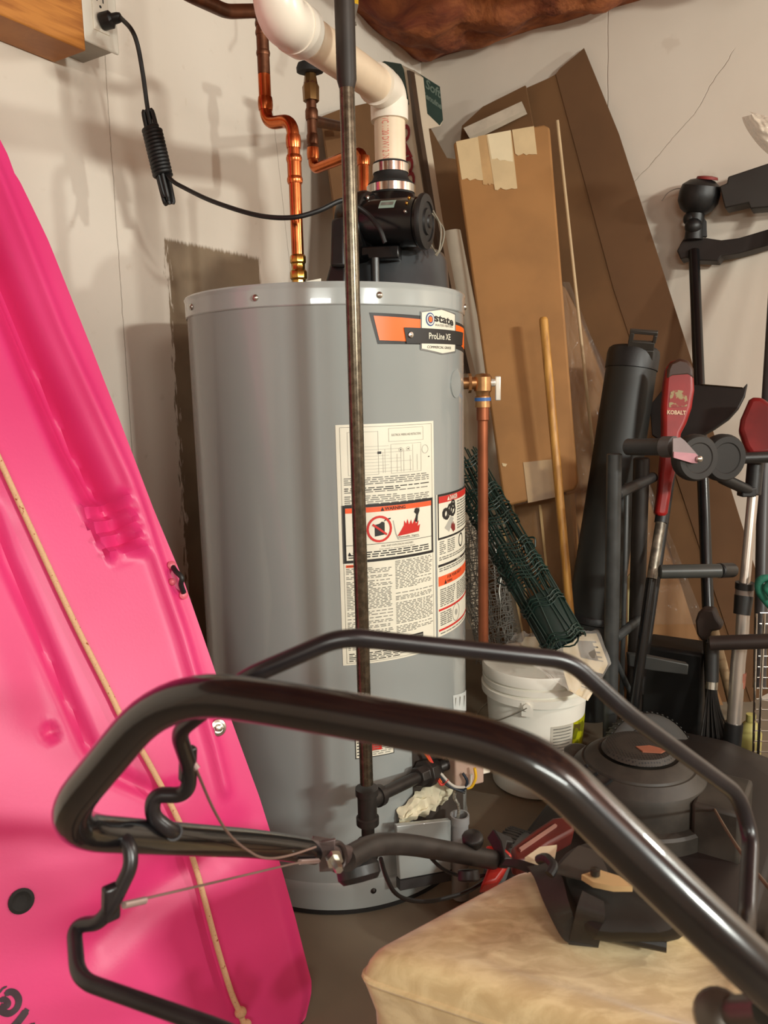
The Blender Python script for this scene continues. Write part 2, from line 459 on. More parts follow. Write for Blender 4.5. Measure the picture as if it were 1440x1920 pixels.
# brand band
W = Wrap(); T = tuv
W.poly([T(692, 586), T(790, 592), T(850, 602), T(889, 612), T(889, 662), T(850, 653), T(790, 646), T(708, 645)], .0006, 1)
W.poly([T(700, 592), T(790, 599), T(850, 608), T(889, 617), T(889, 656), T(864, 649), T(866, 624), T(757, 614), T(761, 640), T(711, 638)], .0011, 2)
W.poly([T(787.5, 584), T(826, 579), T(853, 588.5), T(853, 661), T(828, 665), T(787.5, 656)], .0016, 3)
W.poly([T(789.5, 586), T(826, 581), T(851, 590.5), T(851, 658.5), T(828, 662.5), T(789.5, 653.5)], .0021, 0)
W.poly([T(756, 614), T(866, 624), T(864.5, 648), T(761, 644)], .0026, 1)
cx, cz = T(805, 599); W.disc(cx, cz, .0118, .0026, 4); W.disc(cx, cz, .0095, .0029, 0, .0072); W.disc(cx, cz, .0052, .0031, 2)
cx, cz = T(832, 600.5); W.text('state', cx, cz, .0125, (T(849, 600)[0] - T(814.5, 600)[0]), .0027, 1, .03, -.02)
cx, cz = T(832, 611); W.text('WATER HEATERS', cx, cz, .0042, (T(848, 611)[0] - T(816, 611)[0]), .0027, 5)
cx, cz = T(824, 631); W.text('ProLine XE', cx, cz, .011, (T(843, 631)[0] - T(804, 631)[0]), .0032, 0, .012)
cx, cz = T(824, 651.5); W.text('COMMERCIAL GRADE', cx, cz, .0045, (T(845, 652)[0] - T(802, 652)[0]), .0027, 1)
brand = W.b.build('brand_label', [paper, ink, orange, mat('label_rim_grey', (120, 122, 122), .3, metal=.4), bluep, greytext], heater)
brand['label'] = 'orange and black brand band with a white badge'

# main instruction sheet
W = Wrap(); x0, z1 = T(628.5, 797); x1, _ = T(812, 791); _, z0 = T(643, 1248)
x0 = (x0 + T(643, 1240)[0]) / 2
Wd = x1 - x0; Hd = z1 - z0
def X(u): return x0 + u * Wd
def Z(v): return z1 - v * Hd
W.rect(X(0), X(1), Z(1), Z(0), .0006, 0)
t = .0008
def frame_lines(u0, u1, v0, v1, w, mi, e=.0011):
    du, dv = w / (Wd * TR), w / Hd
    W.rect(X(u0), X(u1), Z(v0 + dv), Z(v0), e, mi); W.rect(X(u0), X(u1), Z(v1), Z(v1 - dv), e, mi)
    W.rect(X(u0), X(u0 + du), Z(v1), Z(v0), e, mi); W.rect(X(u1 - du), X(u1), Z(v1), Z(v0), e, mi)
frame_lines(.035, .97, .01, .992, .0006, 5)
frame_lines(.48, .86, .02, .075, .0007, 4); W.text('ELECTRICAL WIRING AND INSTRUCTIONS', X(.67), Z(.048), .004, .32 * Wd, .0011, 5)
frame_lines(.10, .38, .03, .205, .0007, 4); frame_lines(.50, .83, .085, .205, .0006, 4)
for k in range(9):
    v = .09 + k * .013
    W.rect(X(.2), X(.48 + .12 * (k % 3)), Z(v + .0012), Z(v), .0011, 4)
for u in (.42, .44, .56, .6, .63, .7, .73, .78):
    W.rect(X(u), X(u + .003), Z(.2), Z(.09 + (u * 37 % 1) * .05), .0011, 4)
W.disc(X(.88), Z(.115), .008, .0011, 4, .0072); W.rect(X(.37), X(.405), Z(.122), Z(.112), .0013, 1); W.rect(X(.92), X(.935), Z(.15), Z(.146), .0013, 1)
for u, v in ((.6, .11), (.68, .108)): W.disc(X(u), Z(v), .004, .0011, 4, .0033); W.disc(X(u), Z(v), .0012, .0013, 1)
for k in range(14):
    v = .215 + k * .0082
    if k in (4, 8): continue
    W.words(X(.06), X(.94), Z(v + .0036), .0017, .0011, 5 if k not in (5, 6) else 1, random.choice((.98, .98, .96, .6)))
# warning panel
wa, wb = .325, .565
W.rect(X(.03), X(.975), Z(wb), Z(wa), .0011, 1); W.rect(X(.062), X(.945), Z(wb - .012), Z(wa + .012), .0015, 0)
W.rect(X(.062), X(.945), Z(wa + .033), Z(wa + .012), .0019, 3)
W.text('WARNING', X(.53), Z(wa + .0225), .0062, .21 * Wd, .0023, 1, .02)
W.poly([(X(.385), Z(wa + .031)), (X(.42), Z(wa + .031)), (X(.4025), Z(wa + .0145))], .0023, 1)
W.rect(X(.062), X(.945), Z(.492), Z(.490), .0019, 1)
W.poly([(X(.325), Z(.46)), (X(.42), Z(.455)), (X(.42), Z(.405)), (X(.395), Z(.40)), (X(.37), Z(.408)), (X(.325), Z(.412))], .0019, 1)
W.poly([(X(.41), Z(.402)), (X(.43), Z(.39)), (X(.48), Z(.387)), (X(.48), Z(.393)), (X(.435), Z(.396))], .0019, 1)
W.disc(X(.37), Z(.43), .024, .0023, 2, .0198)
W.poly([(X(.30), Z(.413)), (X(.312), Z(.406)), (X(.445), Z(.452)), (X(.435), Z(.459))], .0024, 2)
W.poly([(X(.545), Z(.468)), (X(.585), Z(.445)), (X(.615), Z(.425)), (X(.62), Z(.405)), (X(.64), Z(.42)), (X(.655), Z(.4)), (X(.672), Z(.425)), (X(.695), Z(.405)), (X(.71), Z(.425)), (X(.745), Z(.40)), (X(.75), Z(.425)), (X(.785), Z(.412)), (X(.77), Z(.436)), (X(.8), Z(.43)), (X(.785), Z(.46))], .0019, 2)
W.poly([(X(.735), Z(.415)), (X(.755), Z(.385)), (X(.73), Z(.375)), (X(.745), Z(.358)), (X(.75), Z(.372)), (X(.775), Z(.375)), (X(.79), Z(.355)), (X(.795), Z(.372)), (X(.775), Z(.39)), (X(.768), Z(.42))], .0021, 1)
W.disc(X(.762), Z(.368), .0042, .0024, 1)
W.poly([(X(.5), Z(.40)), (X(.51), Z(.40)), (X(.535), Z(.455)), (X(.56), Z(.479)), (X(.79), Z(.479)), (X(.79), Z(.483)), (X(.55), Z(.483)), (X(.525), Z(.458))], .0018, 4)
W.text('Flammable  Vapors', X(.67), Z(.474), .0042, .22 * Wd, .0021, 1)
W.text('FIRE AND EXPLOSION HAZARD', X(.55), Z(.502), .0034, .33 * Wd, .0021, 5); W.text('Can result in serious injury or death', X(.55), Z(.515), .0034, .37 * Wd, .0021, 5)
W.poly([(X(.075), Z(.531)), (X(.105), Z(.531)), (X(.09), Z(.518))], .0021, 1)
for k in range(3): W.words(X(.12 if k == 0 else .08), X(.93), Z(.5255 + k * .0095), .002, .0021, 1)
W.rect(X(.055), X(.2), Z(.583), Z(.572), .0013, 3); W.text('WARNING', X(.11), Z(.5775), .003, .1 * Wd, .0017, 1)
for c0, c1, va in ((.055, .49, .588), (.52, .96, .573)):
    v = va; k = 0
    while v < (.935 if c0 < .1 else .888):
        if random.random() < .09: v += .0075; continue
        W.words(X(c0), X(c1), Z(v + .0032), .0015, .0011, 5, random.choice((.99, .97, .99, .95, .55)), (.003, .012)); v += .0068
for k in range(5): W.words(X(.06), X((.95, .9, .8, .86, .6)[k]), Z(.955 + k * .0075), .0017, .0011, 5 if k % 2 else 1)
W.rect(X(.64), X(.82), Z(.925), Z(.905), .0013, 1); W.text('AHRI', X(.68), Z(.915), .005, .06 * Wd, .0017, 0, .02); W.text('CERTIFIED', X(.77), Z(.915), .0035, .085 * Wd, .0017, 4)
print_m = [paper, ink, redp, redor, mat('pale_grey_print', (168, 166, 156), .5), greytext]
W.b.build('instruction_label', print_m, heater)['label'] = 'cream instruction sheet with a wiring diagram and a fire warning'

# second label that runs round the right side
W = Wrap(); x0, z1 = T(817.5, 928); x1 = x0 + .62; _, z0 = T(819, 1196); Wd = x1 - x0; Hd = z1 - z0
W.rect(X(0), X(1), Z(1), Z(0), .0006, 0)
W.rect(X(.02), X(.98), Z(.315), Z(.0), .0011, 1); W.rect(X(.035), X(.965), Z(.3), Z(.016), .0015, 0); W.rect(X(.035), X(.965), Z(.062), Z(.016), .0019, 2)
W.text('DANGER', X(.36), Z(.038), .009, .2 * Wd, .0023, 0, .02); W.poly([(X(.2), Z(.052)), (X(.25), Z(.052)), (X(.225), Z(.024))], .0023, 0)
for k in range(11): W.words(X(.46), X(.95), Z(.085 + k * .019), .0026, .0019, 5)
for a, q, r in ((.16, .14, .011), (.19, .145, .012), (.27, .12, .012), (.33, .125, .014), (.34, .09, .010)):
    W.disc(X(a), Z(q), r, .0019, 1, r * .55, 9)
W.poly([(X(.14), Z(.24)), (X(.28), Z(.17)), (X(.36), Z(.19)), (X(.24), Z(.275))], .0018, 4)
W.poly([(X(.28), Z(.25)), (X(.3), Z(.215)), (X(.31), Z(.235)), (X(.325), Z(.205)), (X(.335), Z(.235)), (X(.355), Z(.21)), (X(.36), Z(.24)), (X(.385), Z(.225)), (X(.39), Z(.275)), (X(.34), Z(.285))], .0021, 6)
for k in range(7):
    W.words(X(.05), X(.17), Z(.335 + k * .014), .002, .0011, 5); W.words(X(.21), X(.4), Z(.335 + k * .014), .002, .0011, 5)
W.disc(X(.6), Z(.37), .014, .0011, 1, .011)
W.words(X(.04), X(.95), Z(.445), .0022, .0011, 5); W.words(X(.04), X(.9), Z(.46), .0022, .0011, 5)
W.rect(X(.02), X(.98), Z(.505), Z(.488), .0011, 1); W.text('ATTENTION', X(.5), Z(.4965), .004, .14 * Wd, .0015, 0)
W.words(X(.04), X(.95), Z(.523), .0022, .0011, 5); W.words(X(.04), X(.9), Z(.538), .0022, .0011, 5)
W.rect(X(.02), X(.98), Z(.64), Z(.572), .0011, 3); W.text('FOR YOUR SAFETY', X(.4), Z(.592), .006, .4 * Wd, .0015, 1); W.text('WARNING', X(.25), Z(.622), .005, .12 * Wd, .0015, 1); W.poly([(X(.13), Z(.635)), (X(.18), Z(.635)), (X(.155), Z(.605))], .0015, 1)
for k in range(9): W.words(X(.05), X(.4 if k < 4 else .36), Z(.672 + k * .0145), .0022, .0011, 5); W.words(X(.44), X(.95), Z(.672 + k * .0145), .0022, .0011, 5)
W.rect(X(.02), X(.98), Z(.818), Z(.803), .0011, 2); W.rect(X(.02), X(.98), Z(.963), Z(.948), .0011, 2)
for k in range(7): W.words(X(.05), X(.3), Z(.838 + k * .0145), .0022, .0011, 5)
W.disc(X(.42), Z(.88), .018, .0011, 4, .0165); W.disc(X(.42), Z(.88), .006, .0011, 4)
W.words(X(.05), X(.9), Z(.985), .0022, .0011, 5)
W.b.build('safety_label', print_m + [mat('maroon_print', (120, 34, 34), .4)], heater)['label'] = 'white safety sheet with red bars curving round the side'
# small stickers
W = Wrap(); a, z1 = T(665, 1372); c, _ = T(738, 1372); _, z0 = T(700, 1419)
W.rect(a, c, z0, z1, .0006, 1); W.rect(a + .006, c - .006, z0 + .0017, z1 - .0017, .001, 0)
W.poly([T(692, 1385), T(715, 1385), T(716, 1404), T(694, 1408)], .0014, 2)
for k in range(6): W.words(a + .012, a + .06, z0 + .006 + k * .006, .002, .0014, 1); W.words(a + .12, c - .02, z0 + .005 + k * .004, .0014, .0014, 5)
W.b.build('valve_sticker', print_m, heater)
W = Wrap(); W.poly([T(849, 1304), T(878, 1293), T(878.5, 1333), T(850, 1330)], .0006, 0)
for k in range(3): W.poly([T(853 + 8 * k, 1308 - 2 * k), T(855 + 8 * k, 1308 - 2 * k), T(853 + 8 * k, 1325)], .001, 1)
W.b.build('rating_sticker', [mat('pale_blue_paper', (206, 212, 210), .4), greytext], heater)
W = Wrap(); a, z = T(854, 720)
b = MB(); b.tube([cyl(a, z, -.004), cyl(a, z, .0015)], .026, 24)
b.build('plastic_plug', tank_m, heater)
p = tuv(768, 628); q = cyl(*p, .002); d = q - TC; d.z = 0
MB().lathe([(.006, 0), (.005, .003), (0, .0045)], q, d, 12).build('screw', steel, heater)
# dark sooty patch painted low on the jacket for the shaded burner recess
W = Wrap(); W.poly([T(772, 1395), T(868, 1395), T(868, 1540), T(775, 1548)], .0008, 0)
chamber = W.b.build('burner_recess_patch', mat('sooty_metal', (74, 66, 60), .5, metal=.3, var=.35, ns=7), heater)
def fluff(u, v):
    a = R(21) + u * R(25); z = .170 + v * .085 * (.35 + .65 * u) + .012 * noise.noise(V((u * 5, v * 5, 1)))
    return cyl(a, z, .004 + .022 * math.sin(PI * v) * (.5 + .5 * u) + .012 * noise.noise(V((u * 9, v * 6, 4))))
MB().grid(fluff, 40, 16).build('insulation_blanket', mat('glass_wool', (214, 206, 178), .9, var=.15, ns=14, bump=.6, bs=60), heater)
P = [at(744, 1549, 1.30), at(846, 1538, 1.36), at(846, 1632, 1.36), at(750, 1650, 1.30)]
nrm = (P[1] - P[0]).cross(P[3] - P[0]).normalized(); nrm = nrm if nrm.dot(TC - P[0]) > 0 else -nrm
b = MB(); b.prism(P, nrm * .012)
door = b.build('access_door', tank_m, heater, bevel=.002)
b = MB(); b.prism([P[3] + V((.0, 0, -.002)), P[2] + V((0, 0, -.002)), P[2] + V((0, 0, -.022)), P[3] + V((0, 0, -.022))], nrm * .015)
b.build('door_shadow', mat('shadow_grey', (60, 58, 58), .5), door)  # dark strip standing in for the shadow below the door
b = MB(); g0 = at(862, 1538, 1.37); g1 = V((g0.x, g0.y, g0.z - .16))
b.lathe([(.0165, -.05), (.0165, -.006), (.0185, -.005), (.0185, .012), (.0185, .0), (.0, -.002)][:4] + [(.0155, .012), (.0155, -.05)], g0, seg=24, cap=False)
b.lathe([(.0165, -.16), (.0165, -.04)], g0, seg=24)
b.build('sensor_tube', mat('grey_tube', (146, 146, 146), .4, var=.05), heater)
# blower on top
base = at(735, 560, 1.60); base.z = ZT
bx = V((1, .05, 0)).normalized()
blw = MB()
rb = pxs(108, 1.6)
blw.lathe([(rb * 1.0, 0), (rb * .98, .004), (rb * .93, .080), (rb * .88, .094), (rb * .82, .099), (0, .10)], base + V((.0, 0, -.01)), seg=56)
hous = blw.build('blower_base', mat('blower_grey', (60, 62, 64), .3, var=.15), heater)
b = MB()
b.prism([at(606, 540, 1.44), at(648, 540, 1.42), at(648, 420, 1.45), at(638, 425, 1.47)], V((.03, .16, 0)))
b.prism([at(618, 500, 1.43), at(648, 500, 1.42), at(646, 405, 1.44), at(620, 410, 1.45)], V((.02, .10, 0)))
b.build('flared_shroud', black_plastic, hous, bevel=.006)
b = MB(); b.prism([at(676, 462, 1.47), at(748, 459, 1.455), at(748, 484, 1.455), at(690, 487, 1.465), at(688, 480, 1.465), at(676, 482, 1.47)], V((.01, .06, 0)))
b.build('junction_box', black_gloss, hous, bevel=.003)
b = MB(); q0 = at(703, 484, 1.463); b.tube([q0, q0 + V((0, 0, -.062))], .008, 16); b.build('rib_post', mat('blower_rib', (44, 42, 42), .3), hous)
mc = at(684, 432, 1.53); md = V((.9, -.42, .05)).normalized()
b = MB(); b.lathe([(0, -.035), (.055, -.035), (.066, -.03), (.07, -.02), (.07, .012), (.066, .02), (.05, .024), (0, .024)], mc, md, 40)
b.lathe([(.058, .02), (.058, .030), (.05, .033), (.045, .03)], mc, md, 40)
vol = b.build('volute_housing', black_gloss, heater)
for a in (20, 80, 145, 200, 265, 320):
    f3 = frame(md); p = mc + md * .024 + f3 @ V((.058 * math.cos(R(a)), .058 * math.sin(R(a)), 0))
    MB().lathe([(.0045, 0), (.0045, .003), (.003, .0045), (0, .005)], p, md, 10).build('screw', steel, vol)
m0 = at(712, 420, 1.49); m1 = at(792, 416, 1.462); ma = (m1 - m0).normalized(); ml = (m1 - m0).length; rm = .043
b = MB(); b.lathe([(rm * .9, -.03), (rm, -.01), (rm, ml * .9), (rm * .96, ml * .92), (rm * .96, ml)], m0, ma, 40)
motor = b.build('motor', black_gloss, heater)
b = MB(); b.lathe([(rm * 1.12, 0), (rm * 1.14, .004), (rm * 1.1, .009), (rm * .8, .011), (rm * .78, .008), (rm * .55, .008), (rm * .52, .012), (.012, .013), (.01, .016), (0, .016)], m1, ma, 40)
b.build('end_cap', mat('end_cap_black', (30, 28, 27), .5), motor)
fr = frame(ma, V((0, 0, 1)))
def onmotor(a, t, e=.0006): return m0 + ma * t + fr @ V(((rm + e) * math.cos(a), (rm + e) * math.sin(a), 0))
sgn = 1 if (fr @ V((0, 1, 0))).y < 0 else -1
b = MB(); b.grid(lambda u, v: onmotor(sgn * (R(38) + R(26) * v), .012 + .03 * u), 3, 6)
b.grid(lambda u, v: onmotor(sgn * (R(46) + R(10) * v), .015 + .024 * u, .0012), 3, 4, 1)
b.build('motor_sticker', [mat('mint_label', (140, 162, 150), .4), greytext], motor)
for k in range(3):
    a = sgn * R(32 + 22 * k); MB().ball(onmotor(a, ml * .78, .001), .0032, seg=10).build('terminal', brass if k != 2 else steel, motor)
# outlet neck, rubber coupling and clamps
nk = at(733, 352, 1.58); cz = at(728, 345, 1.58).z
VX, VY = nk.x, nk.y
def axp(z): return V((VX, VY, z))
z300, z322, z335, z345, z362, z395 = (at(730, y, 1.55).z for y in (301, 318, 330, 343, 358, 400))
b = MB(); b.lathe([(.066, ZT + .09), (.062, z395), (.05, z362 - .008), (.043, z362), (.043, z345)], axp(0), seg=40)
b.build('outlet_neck', black_gloss, heater)
b = MB(); b.lathe([(.031, z300 + .004), (.0335, z300 + .003), (.0335, z322), (.033, z335 + .006), (.037, z335 - .002), (.045, z345 + .004), (.0455, z362 - .004), (.043, z362 - .006)], axp(0), seg=40, cap=False)
cp = b.build('rubber_coupling', black_matte, heater)
for za, zb, r in ((z300 - .001, z322 - .0005, .0345), (z345, z362, .0465)):
    b = MB(); b.lathe([(r, zb), (r + .0008, zb), (r + .0008, za), (r, za)], axp(0), seg=40, cap=False); b.build('hose_clamp', chrome, cp)
# wires at the motor
for k, pts in enumerate(([(812, 395), (826, 425), (824, 465), (816, 478)], [(810, 400), (832, 430), (828, 462), (818, 480)], [(800, 445), (815, 470), (822, 474), (826, 455)])):
    MB().tube(spline([at(x, y, 1.45 + .02 * k) for x, y in pts], 6), .0016, 8).build('motor_wire', mat('grey_wire', (120, 112, 96), .5), heater)
MB().tube(spline([at(655, 378, 1.42), at(690, 402, 1.42), at(712, 430, 1.41), at(722, 455, 1.41)], 6), .0042, 10).build('motor_lead', black_cord, heater)
b = MB(); b.tube([at(575, 540, 1.5), at(600, 522, 1.5)], .001, 6)
W = [at(575, 527, 1.42), at(602, 522, 1.42), at(602, 536, 1.42), at(575, 540, 1.42)]
b = MB(); b.prism(W, V((0, .002, 0))); b.build('small_tag', paper, heater)
# relief valve and discharge pipe
vp = at(905, 718, 1.63)
rad = (V((vp.x, vp.y, 0)) - TC).normalized()
b = MB(); b.tube([vp + V((-.055, 0, 0)), vp + V((-.02, 0, 0)), vp + V((.012, 0, 0))], [.012, .0125, .0125], 18)
b.lathe([(.0165, -.05), (.0165, -.028), (.014, -.026), (.0155, -.02), (.0185, -.016), (.0185, .012), (.014, .018), (0, .02)], vp, seg=20)
b.lathe([(.02, 0), (.02, .006)], vp + V((-.03, 0, 0)), V((1, 0, 0)), 8)
val = b.build('relief_valve', mat('dull_brass', (178, 132, 88), .36, metal=.9, var=.2, ns=40), heater)
b = MB(); b.tube([vp + V((.012, 0, 0)), vp + V((.026, 0, 0))], .008, 12); b.box(vp + V((.031, -.004, -.012)), .0115, .006, .05)
b.build('valve_lever', mat('lever_metal', (226, 220, 208), .3, metal=.5), val, bevel=.002)
b = MB(); b.lathe([(.0172, 0), (.0172, -.007)], vp + V((0, 0, -.030)), seg=20); b.build('blue_seal', mat('blue_band', (60, 104, 170), .4), val)
pb = at(912, 1222, 1.63)
b = MB(); top = vp + V((0, 0, -.05))
b.tube([top, V((vp.x, vp.y, pb.z))], .0112, 16)
b.lathe([(.0135, 0), (.0135, -.03), (.012, -.032)], top + V((0, 0, .004)), seg=18)
b.build('discharge_pipe', mat('dull_copper', (150, 88, 60), .4, metal=.8, var=.2, ns=8), heater)
# gas valve, wires and burner parts
gv = at(868, 1428, 1.40); gf = frame(V((0, 0, 1)), V((.93, .37, 0)))
b = MB(); b.box(gv, .062, .055, .075, gf); b.box(gv + gf @ V((.035, .0, .0)), .03, .04, .05, gf, 1)
gas = b.build('gas_valve', [mat('beige_plastic', (176, 150, 134), .45), mat('cream_plastic', (226, 218, 200), .4)], heater, bevel=.003)
b = MB(); b.box(gv + gf @ V((.0, 0, .052)), .085, .07, .03, gf); b.build('control_cover', black_plastic, gas, bevel=.006)
for c, pts in (((226, 96, 40), [(794, 1408), (806, 1425), (822, 1455), (828, 1466)]), ((200, 60, 50), [(798, 1408), (812, 1434), (826, 1470), (840, 1462)]), ((216, 170, 40), [(890, 1440), (892, 1458), (885, 1474), (876, 1478)]), ((30, 40, 52), [(824, 1452), (842, 1472), (866, 1482), (876, 1466), (868, 1450)]), ((190, 184, 172), [(826, 1450), (845, 1470), (860, 1476), (880, 1472), (884, 1452)]), ((40, 38, 36), [(818, 1447), (836, 1470), (850, 1478), (872, 1486)])):
    MB().tube(spline([at(x, y, 1.36) for x, y in pts], 6), .0028, 8).build('wire', mat('wire_%d_%d_%d' % c, c, .4), gas)
MB().tube(spline([at(x, y, 1.37) for x, y in ((856, 1478), (852, 1495), (860, 1512), (859, 1530), (856, 1545))], 8), .0032, 8).build('braided_lead', mat('braid', (176, 172, 160), .35, metal=.7, var=.5, ns=300), gas)
b = MB(); b.prism([at(850, 1456, 1.385), at(868, 1454, 1.385), at(868, 1474, 1.385), at(852, 1478, 1.385)], V((0, .004, 0))); b.build('bright_tab', mat('pale_blue_metal', (150, 164, 172), .3, metal=.6), gas)
# ================================================================== pipes
# gas pipe
g = at(690, 1560, 1.215); gx = lambda z: V((g.x, g.y, z))
gtop = CEIL + .05; r = .0112
zt_ = lambda y: at(670, y, 1.215).z
gp = thing('gas_pipe', 'black iron gas pipe standing upright in front of the grey tank', 'gas pipe', gx(0.02))
b = MB(); b.tube([gx(zt_(1470)), gx(gtop)], r, 20); b.build('riser', mat('black_iron_riser', (96, 86, 72), .27, metal=.8, var=.25, ns=90, rv=.08), gp)
b = MB(); za = zt_(150)
b.lathe([(r, za - .012), (r * 1.3, za), (r * 1.34, za + .22)], gx(0), seg=20)
b.build('coupling', mat('dark_iron', (46, 38, 33), .5, metal=.4, var=.2), gp)
rt = .0165
b = MB(); z0, z1 = zt_(1545), zt_(1478)
b.lathe([(rt, z0 + .012), (rt * 1.16, z0 + .010), (rt * 1.16, z0), (rt, z0)][::-1], gx(0), seg=20, cap=False)
b.lathe([(r, z0), (rt * 1.18, z0), (rt * 1.18, z0 + .012), (rt, z0 + .014), (rt, z1 - .014), (rt * 1.18, z1 - .012), (rt * 1.18, z1), (r, z1)], gx(0), seg=20)
zm = zt_(1503); hb = at(800, 1449, 1.36); bd = (hb - gx(zm)); bd.z = bd.z
b.tube([gx(zm), gx(zm) + bd.normalized() * .03], rt * .95, 18); b.tube([gx(zm) + bd.normalized() * .026, gx(zm) + bd.normalized() * .038], rt * 1.12, 18)
iron2 = mat('iron_fitting', (52, 48, 45), .45, metal=.45, var=.2, ns=30)
b.build('tee', iron2, gp)
e = zt_(1590)
b = MB(); b.tube([gx(z0 + .005), gx(e)], r, 18); b.build('nipple', iron2, gp)
b = MB(); b.lathe([(.012, e - .022), (rt, e - .018), (rt, e - .002), (rt * 1.2, e), (rt * 1.2, e + .012), (r, e + .014)], gx(0), seg=18); b.build('end_cap', iron2, gp)
u = bd.normalized(); e2 = at(858, 1424, 1.40)
b = MB(); b.tube([gx(zm) + u * .03, hb - u * .03], r, 18); b.tube([hb + u * .02, e2], r, 18)
br = b.build('branch_pipe', iron2, gp)
b = MB(); b.lathe([(.017, -.034), (.0185, -.03), (.0185, -.012), (.026, -.010), (.026, .010), (.021, .012), (.0195, .03), (.017, .034)], hb, u, 8)
b.build('union', iron2, br, bevel=.001)

# hot copper line
def cop(pts, rr=.0111, fil=.03): return rounded(pts, fil, 7)
cp1 = at(560, 520, 1.45); X1 = lambda z: V((cp1.x, cp1.y, z))
zz = lambda y, d=1.45: at(550, y, d).z
hot = thing('copper_pipe', 'bright copper pipe with a double bend rising left of the black iron pole', 'pipe', X1(ZT))
p2 = at(543, 212, 1.47); p3 = at(498, 205, 1.50)
path = [X1(ZT + .05), X1(zz(225)), V((p3.x, p3.y, zz(215))), V((p3.x, p3.y, zz(120)))]
b = MB(); b.tube(cop(path, fil=.026), .0111, 18)
for a in (zz(298), zz(338)): b.lathe([(.0128, -.006), (.014, -.002), (.014, .002), (.0128, .006)], X1(a), seg=18)
b.lathe([(.0125, zz(336)), (.0125, zz(300))], X1(0), seg=18)
for a, t in ((path[1] + V((0, 0, -.035)), V((0, 0, 1))), (path[2] + V((0, 0, .035)), V((0, 0, 1)))): b.lathe([(.0125, -.012), (.0135, -.004), (.0135, .004), (.0125, .010)], a, t, 18)
b.build('bright_section', copper, hot)
q1 = at(488, 20, 1.50); q2 = at(425, 22, 1.42); q3 = at(360, -8, 1.33); q4 = at(300, -40, 1.30)
up = [V((p3.x, p3.y, zz(120))), V((p3.x, p3.y, q1.z)), q2, q3, q4]
b = MB(); b.tube(cop(up, fil=.02), .0111, 18)
for y in (62, 100, 45): b.lathe([(.0118, -.004), (.0126, 0), (.0118, .004)], V((p3.x, p3.y, at(490, y, 1.5).z)), seg=18)
b.build('tarnished_section', copper_old, hot)
b = MB(); b.lathe([(.010, -.01), (.0145, -.008), (.0145, .012), (.0125, .014), (.0125, .022), (.0155, .024), (.0155, .036), (.0125, .04), (.0125, .05), (.0145, .052), (.0145, .062), (.012, .066)], X1(ZT), seg=8)
b.build('brass_union', brass, hot, bevel=.001)
# cold copper line with a valve
cold = thing('copper_pipe', 'shorter tarnished copper pipe with a round black valve handle behind the iron pole', 'pipe', at(680, 355, 1.72))
t0 = at(581, 120, 1.86); Y0 = lambda y: V((t0.x, t0.y, at(585, y, 1.86).z))
e1 = at(588, 318, 1.86); e3 = at(682, 318, 1.72); e3.z = e1.z + .004; e4 = V((e3.x, e3.y, ZT))
b = MB(); b.tube([Y0(140), Y0(285)], .0115, 16)
for y, rr in ((165, .016), (172, .015), (215, .0145), (262, .0135), (280, .0135)): b.lathe([(rr * .9, -.012), (rr, -.008), (rr, .008), (rr * .9, .012)], Y0(y), seg=16)
br0 = Y0(226); br1 = at(655, 243, 1.98)
b.tube([br0, onL(652, 240, .12)], .0125, 14)
b.build('tarnished_section', copper_old, cold)
b = MB(); b.tube(rounded([Y0(283), V((t0.x, t0.y, e1.z)), V((e3.x, e3.y, e1.z)), e4], .03, 7), .0115, 16)
b.lathe([(.0135, -.012), (.0145, 0), (.0135, .012)], Y0(288), seg=16); b.lathe([(.0135, -.03), (.0145, -.022), (.0135, -.012)], V((e3.x, e3.y, e1.z)), seg=16)
b.build('bright_section', copper, cold)
b = MB(); b.lathe([(.024, -.006), (.03, -.004), (.031, .006), (.028, .014), (0, .014)], Y0(132), V((.05, -.12, 1)), 12)
b.build('valve_handle', black_matte, cold)
b = MB(); b.lathe([(.018, -.05), (.019, -.02), (.016, -.014), (.012, .01)], Y0(145), seg=8); b.build('valve_body', mat('old_brass', (120, 88, 50), .4, metal=.8, var=.3), cold)

# vent pipe
vent = thing('vent_pipe', 'cream plastic vent pipe angling up and left from the black blower', 'pipe', axp(z300))
zb = at(728, 203, 1.58).z; rp = .030
d0 = axp(at(728, 178, 1.58).z + .004); d1 = at(522, 30, 1.17); dd = (d1 - d0).normalized()
b = MB(); b.tube([axp(z322 - .004), axp(zb + .01)], rp, 32)
seg = b.build('lower_pipe', pvc, vent)
Wt = MB(); xax = V((1, 0, 0)); toL = (CAM - axp(0)); toL.z = 0; toL.normalize(); side = V((-toL.y, toL.x, 0))
def pvp(a, z): dq = toL * math.cos(a) + side * math.sin(a); return axp(z) + dq * (rp + .0004)
vs, fs = text2d('PVC 1120 DWV 2 IN', 1, .0)
xa, xb = min(p.x for p in vs), max(p.x for p in vs)
zA, zB = at(728, 214, 1.55).z, at(728, 296, 1.55).z
Wt.add([pvp(-.30 + (p.y) * .62, zA + (zB - zA) * (p.x - xa) / (xb - xa)) for p in vs], fs)
Wt.build('red_print', mat('faded_red_print', (214, 110, 98), .45, var=.2, ns=200), seg)
b = MB(); rf = .0345
el = rounded([axp(zb - .022), d0, d0 + dd * .06], .05, 10)
b.tube(el, rf, 32)
b.tube([axp(zb - .024), axp(zb + .012)], rf * 1.04, 32); b.tube([d0 + dd * .044, d0 + dd * .07], rf * 1.04, 32)
b.build('lower_elbow', pvc_white, vent)
b = MB(); b.tube([d0 + dd * .06, d1 - dd * .02], rp, 32); b.build('slanted_pipe', pvc, vent)
d2 = d1 + V((-.01, -.02, .09)); 
b = MB(); b.tube(rounded([d1 - dd * .07, d1, d1 + V((0, 0, .06))], .045, 10), rf, 32)
